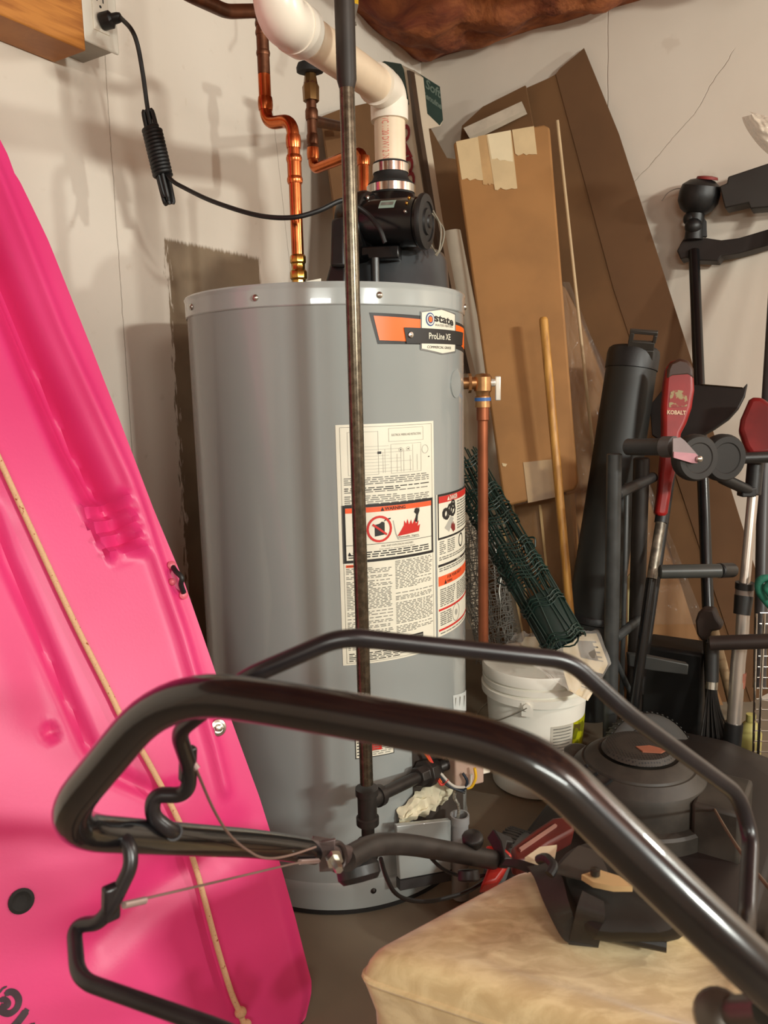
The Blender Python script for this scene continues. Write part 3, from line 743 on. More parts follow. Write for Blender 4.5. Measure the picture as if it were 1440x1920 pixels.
b.tube([d1 - dd * .075, d1 - dd * .045], rf * 1.05, 32); b.tube([d1 + V((0, 0, .045)), d1 + V((0, 0, .07))], rf * 1.05, 32)
b.build('upper_elbow', pvc_white, vent)
b = MB(); b.tube([d1 + V((0, 0, .05)), V((d1.x, d1.y, CEIL + .05))], rp, 32); b.build('upper_pipe', pvc, vent)
# yellow hanger near the ceiling
b = MB(); h0 = at(668, 8, 1.9); h0.z = h0.z
b.prism([at(662, -40, 1.9), at(672, -40, 1.9), at(672, 8, 1.9), at(664, 6, 1.9)], V((0, .004, 0)))
b.prism([at(664, 6, 1.9), at(672, 8, 1.9), at(666, 34, 1.9), at(660, 30, 1.9)], V((0, .004, 0)), 1)
b.tube(rounded([at(663, 30, 1.9), at(655, 48, 1.88), at(668, 44, 1.88)], .01), .004, 8, mi=1)
tag(b.build('pipe_tag', [mat('yellow_plastic', (226, 176, 40), .4), mat('grey_strip', (126, 116, 104), .5, metal=.3)]), 'small yellow and grey strip hanging by the top of the iron pole', 'tag')

# ================================================================== outlet, board, power cord
o0 = .082
ez = V((0, 0, 1))
def Lp(s, z, off): return K - wv * s + nl * off + ez * z
def Ls(x, y, off): p = onL(x, y, off) - K; return p.dot(-wv), p.z
s1, zb0 = Ls(162, 100, o0 + .01); sA, zA0 = Ls(0, 32, o0 + .01)
zbm = (zb0 + zA0) / 2 + .004
b = MB()
def lbox(b, s0, s1, z0, z1, f0, f1, mi=0): b.box(Lp((s0 + s1) / 2, (z0 + z1) / 2, (f0 + f1) / 2), abs(f1 - f0), abs(s1 - s0), abs(z1 - z0), Matrix((nl, wv, ez)).transposed(), mi)
lbox(b, s1, s1 + .9, zbm, zbm + .14, .001, o0 + .01)
wood = NT('pine_board'); co = wood.coord('Object', (2, 2, 26)); nz = wood.noise(co, 3.2, 5, .6, .6)
kn = wood.step(wood.noise(wood.coord('Object'), 9, 1), .72, .80)
wood.put(wood.b.inputs['Base Color'], wood.mix(wood.math('MULTIPLY', kn, .7), wood.mix(wood.step(nz, .35, .7), rgb(196, 128, 58), rgb(160, 96, 40)), rgb(96, 52, 22))); wood.b.inputs['Roughness'].default_value = .5
tag(b.build('wooden_board', wood.m, bevel=.003), 'thick pine board fixed to the left wall beside the outlet', 'board')
out = thing('electrical_outlet', 'white duplex outlet on the left wall with a black plug in it', 'outlet', Lp(s1 - .035, zbm, 0))
b = MB(); lbox(b, s1 - .068, s1 - .004, zbm + .022, zbm + .12, .001, o0); b.build('outlet_box', mat('galvanised_box', (150, 144, 134), .4, metal=.6), out)
b = MB(); sp0, sp1 = s1 - .082, s1 + .0; zq0 = Ls(190, 92, o0)[1]
lbox(b, sp0, sp1, zq0, zq0 + .125, o0, o0 + .007); plate = b.build('cover_plate', white_paint, out, bevel=.003)
sm = (sp0 + sp1) / 2
b = MB(); lbox(b, sm - .018, sm + .018, zq0 + .026, zq0 + .1, o0 + .006, o0 + .0095)
rec = b.build('receptacle', mat('ivory_plastic', (232, 224, 208), .3), out, bevel=.001)
b = MB()
for zc in (zq0 + .082,):
    for ds in (-.007, .007): lbox(b, sm + ds - .0012, sm + ds + .0012, zc - .004, zc + .005, o0 + .009, o0 + .0099)
    b.lathe([(.0026, 0), (.0026, .0006), (0, .0006)], Lp(sm, zc - .012, o0 + .0093), nl, 10)
b.build('slots', ink, rec)
pc = Lp(sm, zq0 + .044, o0 + .0095)
cord = thing('power_cord', 'black power cord bundled under the outlet and looping to the blower', 'cord', pc)
b = MB(); pd = (nl * .9 + wv * .35 + ez * .12).normalized()
b.lathe([(.012, 0), (.0125, .004), (.0125, .02), (.008, .024), (.0075, .034), (.006, .04)], pc, pd, 16, sq=1.25)
b.build('plug', black_plastic, cord)
pe = pc + pd * .038
dl = lambda x, y, d: at(x, y, d)
ctop = [pe, dl(246, 55, 1.60), dl(258, 85, 1.60), dl(268, 140, 1.61), dl(277, 205, 1.62), dl(292, 300, 1.63)]
b = MB(); b.tube(spline(ctop, 8), .0042, 10)
tail = [dl(306, 318, 1.62), dl(322, 338, 1.60), dl(345, 352, 1.58), dl(400, 378, 1.52), dl(480, 403, 1.45), dl(545, 408, 1.405), dl(595, 396, 1.40), dl(640, 376, 1.41), dl(662, 382, 1.42)]
b.tube(spline(tail, 8), .0042, 10)
b.build('cable', black_cord, cord)
b = MB(); a0, a1 = dl(276, 205, 1.62), dl(318, 383, 1.62); ax = (a1 - a0).normalized(); f3 = frame(ax, nl)
for k in range(7):
    a = k * 2 * PI / 7; o = f3 @ V((.010 * math.cos(a), .008 * math.sin(a), 0)) if k else V((0, 0, 0))
    l0, l1 = .0 if k % 3 == 0 else .03, (a1 - a0).length * (1 - .04 * (k % 3))
    b.tube(spline([a0 + ax * l0 + o * .6, a0 + ax * (l0 + .02) + o, a0 + ax * (l1 - .02) + o, a0 + ax * l1 + o * .6], 5), .0044, 8)
b.build('bundle', black_cord, cord)
b = MB(); L_ = (a1 - a0).length; hel = []
for k in range(13 * 16 + 1):
    t = k / (13 * 16); a = 2 * PI * 13 * t; hel.append(a0 + ax * (L_ * (.2 + .5 * t)) + f3 @ V((.0165 * math.cos(a), .014 * math.sin(a), 0)))
b.tube(hel, .0044, 8); b.build('wrap_coil', black_cord, cord)

# ================================================================== kayak
K0, K1, K2 = at(590, 1840, 1.10), at(0, 262, 1.42), at(0, 1750, 1.05)
kn_ = (K1 - K0).cross(K2 - K0).normalized()
if kn_.dot(CAM - K0) < 0: kn_ = -kn_
kv = (K1 - K0).normalized(); ku = kn_.cross(kv)
if ku.dot(K2 - K0) < 0: ku = -ku
def kuv(x, y): p = onplane(x, y, K0, kn_) - K0; return V((p.dot(ku), p.dot(kv)))
def kp(u, v, h=0): return K0 + ku * u + kv * v + kn_ * h
edge = [kuv(x, y) for x, y in ((560, 1990), (571, 1950), (578, 1920), (590, 1870), (591, 1845), (559, 1725), (530, 1628), (486, 1492), (433, 1351), (382, 1200), (345, 1090), (287, 952), (172, 652), (90, 450), (36, 337), (28, 326), (15, 289), (0, 259))]
tv = (edge[-1] - edge[-3]).normalized()
edge += [edge[-1] + V((.01, .12)), edge[-1] + V((.05, .35)), edge[-1] + V((.12, .6))]
def ue(v):
    if v <= edge[0].y: return edge[0].x
    for a, c in zip(edge, edge[1:]):
        if a.y <= v <= c.y: return a.x + (c.x - a.x) * (v - a.y) / max(1e-6, c.y - a.y)
    return edge[-1].x
def pl(pts): return [kuv(*p) for p in pts]
def dpl(p, P):
    best = 9
    for a, c in zip(P, P[1:]):
        d = c - a; t = max(0, min(1, (p - a).dot(d) / d.length_squared)); best = min(best, (p - a - d * t).length)
    return best
def sm_(x): x = max(0, min(1, x)); return x * x * (3 - 2 * x)
def inside(p, P):
    c = False; n = len(P)
    for i in range(n):
        a, q = P[i], P[i - 1]
        if (a.y > p.y) != (q.y > p.y) and p.x < (q.x - a.x) * (p.y - a.y) / (q.y - a.y) + a.x: c = not c
    return c
ridge = pl([(-60, 190), (0, 334), (37, 427), (112, 615), (180, 765), (240, 896), (262, 955), (300, 1070), (340, 1190), (368, 1290), (400, 1400), (420, 1480)])
well = pl([(-400, -200), (-60, 200), (0, 345), (37, 437), (112, 625), (180, 775), (236, 900), (265, 940), (286, 1010), (285, 1050), (210, 1062), (150, 960), (90, 850), (20, 690), (-60, 500), (-400, 100)])
groove = pl([(-20, 960), (10, 1050), (60, 1160), (120, 1300), (165, 1400), (210, 1452), (290, 1488), (330, 1478)])
groove2 = pl([(-10, 1005), (30, 1120), (60, 1230), (90, 1330)])
pocket = pl([(180, 1760), (250, 1690), (390, 1600), (440, 1560)])
dent, plug = kuv(92, 1372), kuv(35, 1682)
tread = [pl(q) for q in ([(160, 955), (200, 940), (250, 930)], [(170, 985), (215, 972), (262, 965)], [(185, 1012), (230, 1000), (274, 995)], [(195, 1040), (240, 1030), (284, 1025)])]
def kh(u, v, e):
    p = V((u, v)); h = 0
    h += .010 * math.exp(-(dpl(p, ridge) / .010) ** 2)
    if inside(p, well):
        d = dpl(p, ridge); h -= .10 * sm_(d / .085) * (1 - .9 * sm_((d - .07) / .24)) * sm_(dpl(p, well) / .06)
        for t in tread: h += .018 * math.exp(-(dpl(p, t) / .0085) ** 2) * sm_(d / .02)
    h -= .012 * math.exp(-(dpl(p, groove) / .009) ** 2) + .006 * math.exp(-(dpl(p, groove2) / .03) ** 2)
    h -= .010 * math.exp(-(dpl(p, pocket) / .03) ** 2)
    d = (p - dent).length; h -= .010 * sm_((.0135 - d) / .006)
    h += .006 * noise.noise(V((u * 4, v * 3, 0)))
    h += .03 * sm_((u - e) / .5)
    if e < .03: pass
    h -= .012 * sm_((.03 - (u - e)) / .03) * sm_((.3 - v) / .3)
    return h
v0, v1 = edge[0].y, edge[-1].y; UM = .62
rows = 250; colsN = 120; kb = MB(); vs = []
back = [(.0, -.012), (.012, -.03), (.05, -.06), (.15, -.10), (.35, -.13)]
for j in range(rows + 1):
    v = v0 + (v1 - v0) * j / rows; e = ue(v)
    for q, hh in reversed(back): vs.append(kp(e + q, v, hh))
    for i in range(colsN + 1):
        t = (i / colsN) ** 1.25; u = e + (UM - e) * t
        vs.append(kp(u, v, kh(u, v, e)))
    vs.append(kp(UM, v, -.13))
wd = len(back) + colsN + 2
for p in vs:
    p.z = max(p.z, .003); dw = p.dot(nl) - WL; lim = .012 + .10 * sm_((p.z - 1.46) / .1)
    if dw < lim: p += nl * (lim - dw)
fs = [(j * wd + i, j * wd + (i + 1) % wd, (j + 1) * wd + (i + 1) % wd, (j + 1) * wd + i) for j in range(rows) for i in range(wd)]
fs += [tuple(range(wd - 1, -1, -1)), tuple(rows * wd + i for i in range(wd))]
kb.add(vs, fs)
kay = thing('kayak', 'bright pink plastic kayak leaning against the left wall', 'kayak', kp(.2, v0))
pink = NT('pink_plastic'); co = pink.coord('Object')
pink.put(pink.b.inputs['Base Color'], pink.mix(pink.step(pink.noise(co, 3, 3), .3, .7), rgb(220, 58, 122), rgb(212, 48, 112)))
pink.b.inputs['Roughness'].default_value = .42; pink.bump(pink.noise(co, 240, 2), .04)
kb.build('hull', pink.m, kay, sharp=50)
def onk(x, y, h=0):
    q = kuv(x, y); return kp(q.x, q.y, kh(q.x, q.y, ue(q.y)) + h)
b = MB(); b.lathe([(.012, .0), (.015, .001), (.016, .003), (.012, .004), (.008, .002), (.006, .0015), (0, .0015)], onk(35, 1682), kn_, 24)
b.build('drain_plug', black_matte, kay)
b = MB(); b.lathe([(.0135, 0), (.014, .002), (.0125, .005), (.009, .006), (.0085, .004), (.006, .004)], onk(405, 1364, .001), kn_, 24)
b.lathe([(.006, .004), (.006, .011), (.004, .012), (0, .012)], onk(405, 1364, .001), kn_, 6)
b.build('deck_bolt', steel, kay)
pts = [onk(323, 1064, .004), onk(325, 1074, .014), onk(333, 1086, .02), onk(334, 1098, .014), onk(342, 1112, .006)]
b = MB(); b.tube(spline(pts, 6), .0042, 10); b.build('deck_cord', black_cord, kay)
b = MB()
for x, y in ((321, 1060), (343, 1116)): b.lathe([(.007, 0), (.007, .004), (.004, .006), (0, .006)], onk(x, y), kn_, 14)
b.ball(onk(320, 1092, .004), .006)
b.build('pad_eye', mat('pink_fitting', (206, 90, 110), .4), kay)
rope_m = NT('tan_rope'); co = rope_m.coord('Object'); wv_ = rope_m.noise(co, 420, 2); sp_ = rope_m.step(rope_m.noise(co, 150, 2), .66, .7)
rope_m.put(rope_m.b.inputs['Base Color'], rope_m.mix(sp_, rope_m.mix(wv_, rgb(226, 186, 146), rgb(196, 150, 112)), rgb(150, 70, 40))); rope_m.b.inputs['Roughness'].default_value = .8; rope_m.bump(wv_, .5, .001)
rp_ = [(-30, 812), (0, 880), (60, 1010), (130, 1160), (200, 1300), (222, 1345), (275, 1435), (330, 1545), (360, 1620), (375, 1680), (400, 1775), (425, 1855), (440, 1890), (452, 1925)]
b = MB(); b.tube(spline([onk(x, y, .012 if i not in (7, 8) else .016) for i, (x, y) in enumerate(rp_)], 8), .0043, 12)
b.ball(onk(441, 1889, .013), .009, sc=(1, 1, .8)); b.ball(onk(452, 1912, .013), .0075)
b.build('rope', rope_m.m, kay)
mk = MB()
def stroke(pts, w):
    P = spline([onk(x, y, .0) for x, y in pts], 8); vs = []
    for i, p in enumerate(P):
        t = (P[min(i + 1, len(P) - 1)] - P[max(i - 1, 0)]).normalized(); s = kn_.cross(t)
        ww = w * (1 if 2 < i < len(P) - 3 else .7)
        vs += [p + s * ww + kn_ * .0016, p - s * ww + kn_ * .0016]
    mk.add(vs, [(2 * i, 2 * i + 1, 2 * i + 3, 2 * i + 2) for i in range(len(P) - 1)])
stroke([(4, 1853), (14, 1848), (24, 1852), (30, 1864), (26, 1878), (14, 1887), (2, 1885), (-8, 1876)], .0040)
stroke([(-6, 1862), (4, 1862), (10, 1868), (8, 1874), (-4, 1872)], .0034)
stroke([(46, 1880), (36, 1894), (22, 1910), (4, 1924), (-6, 1932)], .0048)
stroke([(26, 1906), (34, 1916), (46, 1914), (60, 1908)], .0032)
stroke([(-6, 1850), (0, 1842), (8, 1838)], .0014)
mk.build('marker_writing', mat('black_marker', (52, 26, 38), .5), kay)
# ================================================================== things leaning in the corner and on the right wall
def plane3(a, c, d):
    n = (c - a).cross(d - a).normalized()
    if n.dot(CAM - a) < 0: n = -n
    return a, n
def onp(P, pts): return [onplane(x, y, *P) for x, y in pts]
def slab(b, P, pts, t, mi=0, lift=0.0, mi2=None):
    q = [p + P[1] * lift for p in onp(P, pts)]
    return b.prism(q, -P[1] * t, mi, mi2)

# brown cardboard behind the pipes, against the left wall
P = plane3(onL(640, 200, .05), onL(700, 200, .05), onL(660, 480, .16))
b = MB(); slab(b, P, [(604, 218), (640, 204), (712, 188), (716, 330), (716, 560), (640, 560), (626, 380)], .006)
tag(b.build('cardboard_sheet', [kraft_dark]), 'brown cardboard sheet behind the copper pipes and the iron pole', 'cardboard')

# tall white carton with a green end in the corner
ct = at(760, 128, 2.52); cb = at(850, 900, 2.25)
tv_ = (ct - cb).normalized()
PA = plane3(at(716, 118, 2.60), at(762, 130, 2.52), at(800, 520, 2.42))
PBx = plane3(at(762, 130, 2.50), at(826, 160, 2.60), at(800, 520, 2.30))
car = thing('tall_carton', 'tall white carton with a dark green end leaning in the corner behind the vent pipe', 'box', at(850, 900, 2.3))
b = MB()
wcar = mat('white_card', (204, 186, 162), .6, var=.05, ns=5)
A = onp(PA, [(704, 124), (722, 116), (752, 121), (764, 132), (775, 235), (800, 400), (830, 560), (878, 760), (884, 1180), (836, 1180), (800, 760), (752, 560), (722, 330)])
b.prism(A, (-PA[1]) * .07)
b.build('carton_body', wcar, car)
green = mat('dark_green_print', (28, 50, 42), .55, var=.12)
b = MB(); slab(b, PA, [(703, 123), (722, 115), (752, 120), (757, 130), (767, 196), (750, 200), (712, 205)], .004, lift=.003)
b.build('green_end', green, car)
b = MB(); slab(b, PA, [(765, 133), (771, 133), (785, 232), (812, 400), (845, 560), (876, 700), (868, 700), (836, 560), (805, 400), (778, 232)], .02, lift=.006)
b.build('dark_edge_strip', mat('dark_strip', (70, 52, 38), .5), car)
b = MB()
up = (onplane(764, 240, *PA) - onplane(775, 330, *PA)).normalized(); rt = up.cross(PA[1]) * 1
if rt.dot(V((1, 0, 0))) < 0: rt = -rt
for ch, x, y in (('D', 762, 252), ('A', 764, 286), ('D', 768, 312), ('O', 770, 340)):
    vs, fs = text2d(ch, .07, .003); c = onplane(x, y, *PA) + PA[1] * .004
    b.add([c + rt * p.x * .8 + up * p.y for p in vs], fs)
b.build('red_lettering', mat('maroon_letters', (132, 34, 40), .5), car)
# green and white flap beside it
PF = plane3(at(776, 135, 2.63), at(826, 165, 2.71), at(785, 232, 2.61))
fl = thing('printed_card', 'white card with a dark green top panel standing against the right wall near the corner', 'card', at(800, 240, 2.5))
b = MB(); slab(b, PF, [(774, 133), (824, 163), (831, 226), (826, 236), (806, 241), (782, 232)], .003)
b.build('card_panel', wcar, fl)
b = MB(); slab(b, PF, [(775, 132), (824, 163), (830, 226), (824, 235), (777, 190)], .002, lift=.002)
b.build('green_panel', green, fl)
b = MB()
ux = (onplane(822, 195, *PF) - onplane(780, 165, *PF)).normalized(); uy = PF[1].cross(ux)
if uy.z < 0: uy = -uy
for body, x, y, s in (('Soft', 811, 168, .042), ('Genuine', 808, 188, .027)):
    vs, fs = text2d(body, s, .001); c = onplane(x, y, *PF) + PF[1] * .003
    b.add([c + ux * p.x + uy * p.y for p in vs], fs)
b.build('pale_lettering', mat('sage_letters', (92, 104, 92), .6), fl)

# leaning cardboard between the carton and the tall box
P = plane3(at(800, 240, 2.68), at(860, 300, 2.66), at(880, 700, 2.62))
b = MB(); slab(b, P, [(782, 232), (808, 241), (838, 296), (868, 300), (930, 700), (960, 960), (990, 1290), (925, 1290), (900, 960), (850, 560)], .007)
tag(b.build('cardboard_flap', kraft_dark), 'narrow brown cardboard sheet leaning between the white carton and the tall taped box', 'cardboard')

# white roll behind the tank
r0, r1 = at(840, 438, 2.53), at(892, 700, 2.50); rd = (r1 - r0).normalized()
b = MB(); L_ = 1.44; b.lathe([(0, .002), (.035, .002), (.040, 0), (.040, L_), (0, L_)], r0, rd, 28)
tag(b.build('white_roll', mat('roll_white', (226, 214, 192), .55, var=.05)), 'off white roll leaning behind the right side of the grey tank', 'roll')

# big folded cardboard sheet
P = plane3(onR(1095, 90, .015), onR(980, 170, .03), onR(1290, 655, .10))
big = thing('folded_cardboard', 'very large brown cardboard sheet with a crease leaning on the right wall', 'cardboard', onR(1200, 1250, .3))
b = MB(); slab(b, P, [(980, 168), (1030, 146), (1044, 138), (1150, 540), (1290, 960), (1408, 1316), (1180, 1316), (1060, 900), (1010, 420)], .006)
b.build('front_panel', kraft_dark, big)
P2 = (P[0] + P[1] * .003, P[1])
b = MB(); slab(b, P2, [(1042, 139), (1050, 128), (1095, 90), (1160, 250), (1290, 655), (1345, 835), (1396, 1000), (1480, 1280), (1408, 1316), (1290, 960), (1150, 540)], .006)
b.build('side_panel', mat('cardboard_shade', (104, 72, 44), .8, var=.08, ns=4), big)  # fold's shading put in as a darker tone on a coplanar panel
# white foam strip on its top
Pw = plane3(onR(880, 225, .11), onR(985, 200, .10), onR(985, 250, .13))
fs_ = thing('foam_box', 'white strip topped package behind the tall taped box', 'box', onR(930, 400, .1))
b = MB(); slab(b, Pw, [(869, 240), (978, 190), (985, 206), (880, 258)], .02); b.build('white_top', mat('foam_white', (214, 200, 180), .5), fs_)
Pb = plane3(onR(860, 300, .09), onR(985, 210, .075), onR(985, 450, .13))
b = MB(); slab(b, Pb, [(866, 236), (905, 200), (985, 160), (1000, 240), (1040, 560), (950, 600), (860, 300)], .01); b.build('brown_back', kraft_dark, fs_)

# plastic wrapped flat packs
clear = NT('clear_wrap'); clear.b.inputs['Base Color'].default_value = (.5, .46, .4, 1); clear.b.inputs['Roughness'].default_value = .12
clear.b.inputs['Alpha'].default_value = .10; clear.bump(clear.noise(clear.coord('Object', (1, 1, .35)), 26, 3, .6, 1.0), .7, .012)
wrapm = clear.m
pk = NT('plank_print'); co = pk.coord('Object'); wv2 = pk.node('ShaderNodeTexWave', wave_type='BANDS', bands_direction='DIAGONAL')
mp = pk.node('ShaderNodeMapping'); pk.put(mp.inputs[0], co); mp.inputs['Rotation'].default_value = (0, R(-38), 0); pk.put(wv2.inputs['Vector'], mp.outputs[0])
wv2.inputs['Scale'].default_value = 2.2; wv2.inputs['Distortion'].default_value = .1
pk.put(pk.b.inputs['Base Color'], pk.mix(pk.step(wv2.outputs['Fac'], .94, .985), pk.mix(pk.step(pk.noise(co, 4, 4), .3, .7), rgb(160, 116, 70), rgb(142, 100, 60)), rgb(90, 60, 36)))
pk.b.inputs['Roughness'].default_value = .6
P = plane3(onR(1050, 540, .175), onR(1140, 690, .18), onR(1200, 1200, .29))
pack = thing('wrapped_flat_pack', 'plastic wrapped brown flat pack leaning behind the black plastic tube', 'package', onR(1150, 1280, .4))
pts = [(1046, 528), (1060, 540), (1140, 692), (1225, 930), (1300, 1170), (1356, 1322), (1040, 1322), (1000, 960), (1036, 800)]
b = MB(); slab(b, P, pts, .03); b.build('pack_board', pk.m, pack)
q = onp(P, pts); c = sum(q, V()) / len(q)
def wrapf(u, v):
    a = onplane(1046 + 20 * u + 255 * v + (u - .5) * 4, 530 + 640 * v, *P)
    e = onplane(1046 + 70 * v, 530 + 640 * v, *P)
    p = a.lerp(e, 1 - u); return p + P[1] * (.006 + .007 * abs(noise.noise(V((u * 5, v * 16, 2)))))
b = MB(); b.grid(wrapf, 40, 120); b.build('plastic_wrap', wrapm, pack, sharp=180)
P = plane3(onR(965, 950, .42), onR(1060, 930, .42), onR(1010, 1200, .425))
low = thing('wrapped_carton', 'plastic wrapped brown carton standing under the tall taped box', 'package', onR(1030, 1250, .4))
b = MB(); slab(b, P, [(955, 950), (1070, 926), (1084, 1100), (1096, 1312), (985, 1318), (970, 1100)], .04); b.build('carton', kraft, low, bevel=.004)
b = MB(); b.grid(lambda u, v: onplane(958 + 6 * v + (124 - 2 * v) * u, 944 - 20 * u + 300 * v, *P) + P[1] * (.004 + .012 * abs(noise.noise(V((u * 9, v * 4, 7))))), 60, 40); b.build('plastic_wrap', wrapm, low, sharp=180)
b = MB()
for xa, xb, w in ((962, 1000, 3), (1012, 1040, 4), (935, 985, 3)):
    slab(b, P, [(xa, 946), (xa + w, 946), (xb + w, 1210), (xb, 1210)], .004, lift=.009)
b.build('crease_glint', mat('painted_glint', (216, 180, 130), .25), low)  # pale strips paint in the shine along the wrap's edges

# tall taped cardboard box
P = plane3(at(850, 268, 2.24), at(1030, 236, 2.24), at(945, 948, 2.08))
box = thing('cardboard_box', 'tall narrow cardboard box with torn tape strips leaning right of the tank', 'box', at(1010, 940, 2.0))
quad = [(850, 268), (858, 262), (1020, 233), (1031, 238), (1084, 905), (1078, 918), (955, 948), (944, 945)]
b = MB(); slab(b, P, quad, .10); b.build('carton', kraft, box, bevel=.006)
b = MB()
def torn(b, x0, x1, yt0, yt1, yb0, yb1, mi, lift):
    top = [(x0[0], yt0), (x1[0], yt1)]; n = 8; bot = [(x1[1] + (x0[1] - x1[1]) * k / n, yb1 + (yb0 - yb1) * k / n + 5 * noise.noise(V((k * .9, x0[0], 0)))) for k in range(n + 1)]
    slab(b, P, top + bot, .0012, mi, lift)
torn(b, (896, 906), (916, 930), 256, 252, 346, 346, 1, .0014)
torn(b, (855, 866), (896, 906), 266, 257, 336, 338, 0, .0016)
torn(b, (912, 928), (958, 970), 253, 245, 356, 354, 0, .0022)
torn(b, (914, 922), (957, 962), 253, 245, 298, 304, 2, .0027)
torn(b, (960, 966), (1001, 1007), 244, 237, 290, 290, 0, .0018)
b.build('paper_tape', [tape, mat('dull_tape', (190, 152, 104), .5), tape_white], box)
b = MB(); slab(b, P, [(981, 867), (1036, 861), (1043, 932), (990, 943)], .0012, 0, .0016); b.build('tan_tape', mat('tan_tape', (166, 134, 92), .4), box)
b = MB(); slab(b, P, [(941, 868), (951, 870), (948, 875), (943, 874)], .001, 0, .0015); b.build('scuff', tape, box)

# thin pale rod and wooden stake
r0, r1 = at(1045, 226, 2.34), at(1113, 850, 2.27)
b = MB(); b.tube([r0, r1 + (r1 - r0) * .75], pxs(3.0, 2.2), 10)
tag(b.build('thin_rod', mat('pale_rod', (190, 164, 126), .5, var=.1)), 'thin pale wooden rod leaning in front of the brown cardboard sheet', 'rod')
r0, r1 = at(1019, 598, 2.06), at(1066, 1120, 1.985)
d = (r1 - r0).normalized(); b = MB(); L_ = (r1 - r0).length * 1.28; rr = pxs(8.6, 1.9)
b.tube([r0 - d * .004, r0, r0 + d * .004, r1, r0 + d * L_], [rr * .7, rr * .92, rr, rr, rr], 16)
pine = NT('stake_wood'); co = pine.coord('Object', (14, 14, 1)); pine.put(pine.b.inputs['Base Color'], pine.mix(pine.step(pine.noise(co, 6, 4, .6), .35, .65), rgb(206, 152, 74), rgb(164, 112, 48))); pine.b.inputs['Roughness'].default_value = .45
tag(b.build('wooden_pole', pine.m), 'round yellow pine pole leaning in front of the tall taped box', 'pole')

# grey wire mesh roll and green fence roll
def rod_roll(name, label, cat, a, c, rad, m, nw, rings, wr, jit, seed):
    random.seed(seed); d = (c - a).normalized(); f3 = frame(d); L_ = (c - a).length; b = MB()
    for k in range(nw):
        an = 2 * PI * k / nw + random.uniform(-.1, .1); rr = rad * random.uniform(.72, 1.02)
        pts = [a + d * (L_ * t) + f3 @ V((rr * math.cos(an + random.uniform(-jit, jit)), rr * math.sin(an + random.uniform(-jit, jit)), 0)) * (1 - .12 * math.sin(PI * t * 3)) for t in [i / 10 for i in range(11)]]
        b.tube(pts, wr, 5)
    for k in range(rings):
        t = (k + .5) / rings; ps = []
        for i in range(20):
            an = 2 * PI * i / 20; rr = rad * random.uniform(.82, 1.05)
            ps.append(a + d * (L_ * t + random.uniform(-.006, .006)) + f3 @ V((rr * math.cos(an), rr * math.sin(an), 0)))
        b.tube(ps, wr, 5, closed=True)
    return tag(b.build(name, m), label, cat)
ga, gb = at(862, 860, 1.98), at(1058, 1205, 1.74)
gm = mat('green_wire', (20, 44, 36), .45, var=.2)
gf_ = thing('garden_fence_roll', 'roll of dark green plastic coated wire fence leaning from the tank to the bucket', 'fence roll', gb)
random.seed(3); d = (gb - ga).normalized(); f3 = frame(d, V((1, 0, 0))); L_ = (gb - ga).length; b = MB(); rad = .05
for k in range(34):
    an = 2 * PI * k / 34; rr = rad * (1 if k % 2 else .8)
    b.tube([ga + d * (L_ * t) + f3 @ V((rr * math.cos(an + .12 * math.sin(t * 9 + k)), rr * math.sin(an + .12 * math.sin(t * 9 + k)), 0)) for t in [i / 16 for i in range(17)]], .0019, 6)
b.build('upright_wire', gm, gf_)
b = MB()
for t0_ in (.06, .22, .30, .38, .52, .60, .66, .80, .97):
    for q in range(3):
        ps = []
        for i in range(28):
            an = 2 * PI * i / 28; rr = rad * (1.03 + .05 * math.sin(9 * an + q))
            ps.append(ga + d * (L_ * t0_ + .009 * q + .006 * math.sin(5 * an)) + f3 @ V((rr * math.cos(an), rr * math.sin(an), 0)))
        b.tube(ps, .0022, 6, closed=True)
for i in range(9):
    an = i * .7; p = ga + d * (L_ * (.5 + .02 * i)) + f3 @ V((rad * math.cos(an), rad * math.sin(an), 0)); o = f3 @ V((math.cos(an), math.sin(an), 0))
    b.tube(spline([p, p + o * .016 + d * .01, p + o * .006 + d * .03], 5), .0018, 6)
b.build('band_wire', gm, gf_)
b = MB(); b.lathe([(.046, -.115), (.048, -.11), (.048, .0), (.044, .004)], gb - d * .005, d, 24, cap=False); b.build('green_sleeve', mat('green_sleeve', (16, 38, 32), .5), gf_)
wm = mat('galvanised_wire', (158, 154, 146), .4, metal=.7, var=.2)
rod_roll('wire_mesh_roll', 'crumpled roll of fine grey wire mesh between the tank and the copper pipe', 'wire mesh', at(894, 975, 2.08), at(936, 1236, 2.03), .060, wm, 40, 44, .0013, .3, 5)

# black plastic tube with a latched cap
a0, a1 = at(1187, 668, 2.19), at(1112, 1165, 2.10); d = (a1 - a0).normalized()
tb = thing('plastic_storage_tube', 'dark grey plastic storage tube with a latched cap leaning on the brown sheets', 'tube', a1)
L_ = (a1 - a0).length; ra = pxs(43, 2.19)
tube_m = mat('charcoal_plastic', (34, 34, 31), .5, var=.12, ns=6)
b = MB(); b.lathe([(ra * .97, .0), (ra, .02), (ra * 1.03, L_ * .5), (ra * 1.08, L_), (ra * 1.08, L_ * 1.36), (0, L_ * 1.36)], a0, d, 40); b.build('tube_body', tube_m, tb)
b = MB(); b.lathe([(0, -.022), (ra * .9, -.022), (ra * 1.0, -.016), (ra * 1.04, -.004), (ra * 1.04, .035), (ra * .99, .037)], a0, d, 40); b.build('cap', black_plastic, tb)
f3 = frame(-d, V((1, 0, 0))); hp = at(1206, 652, 2.13); b = MB()
P = plane3(at(1180, 620, 2.11), at(1235, 624, 2.11), at(1222, 690, 2.15))
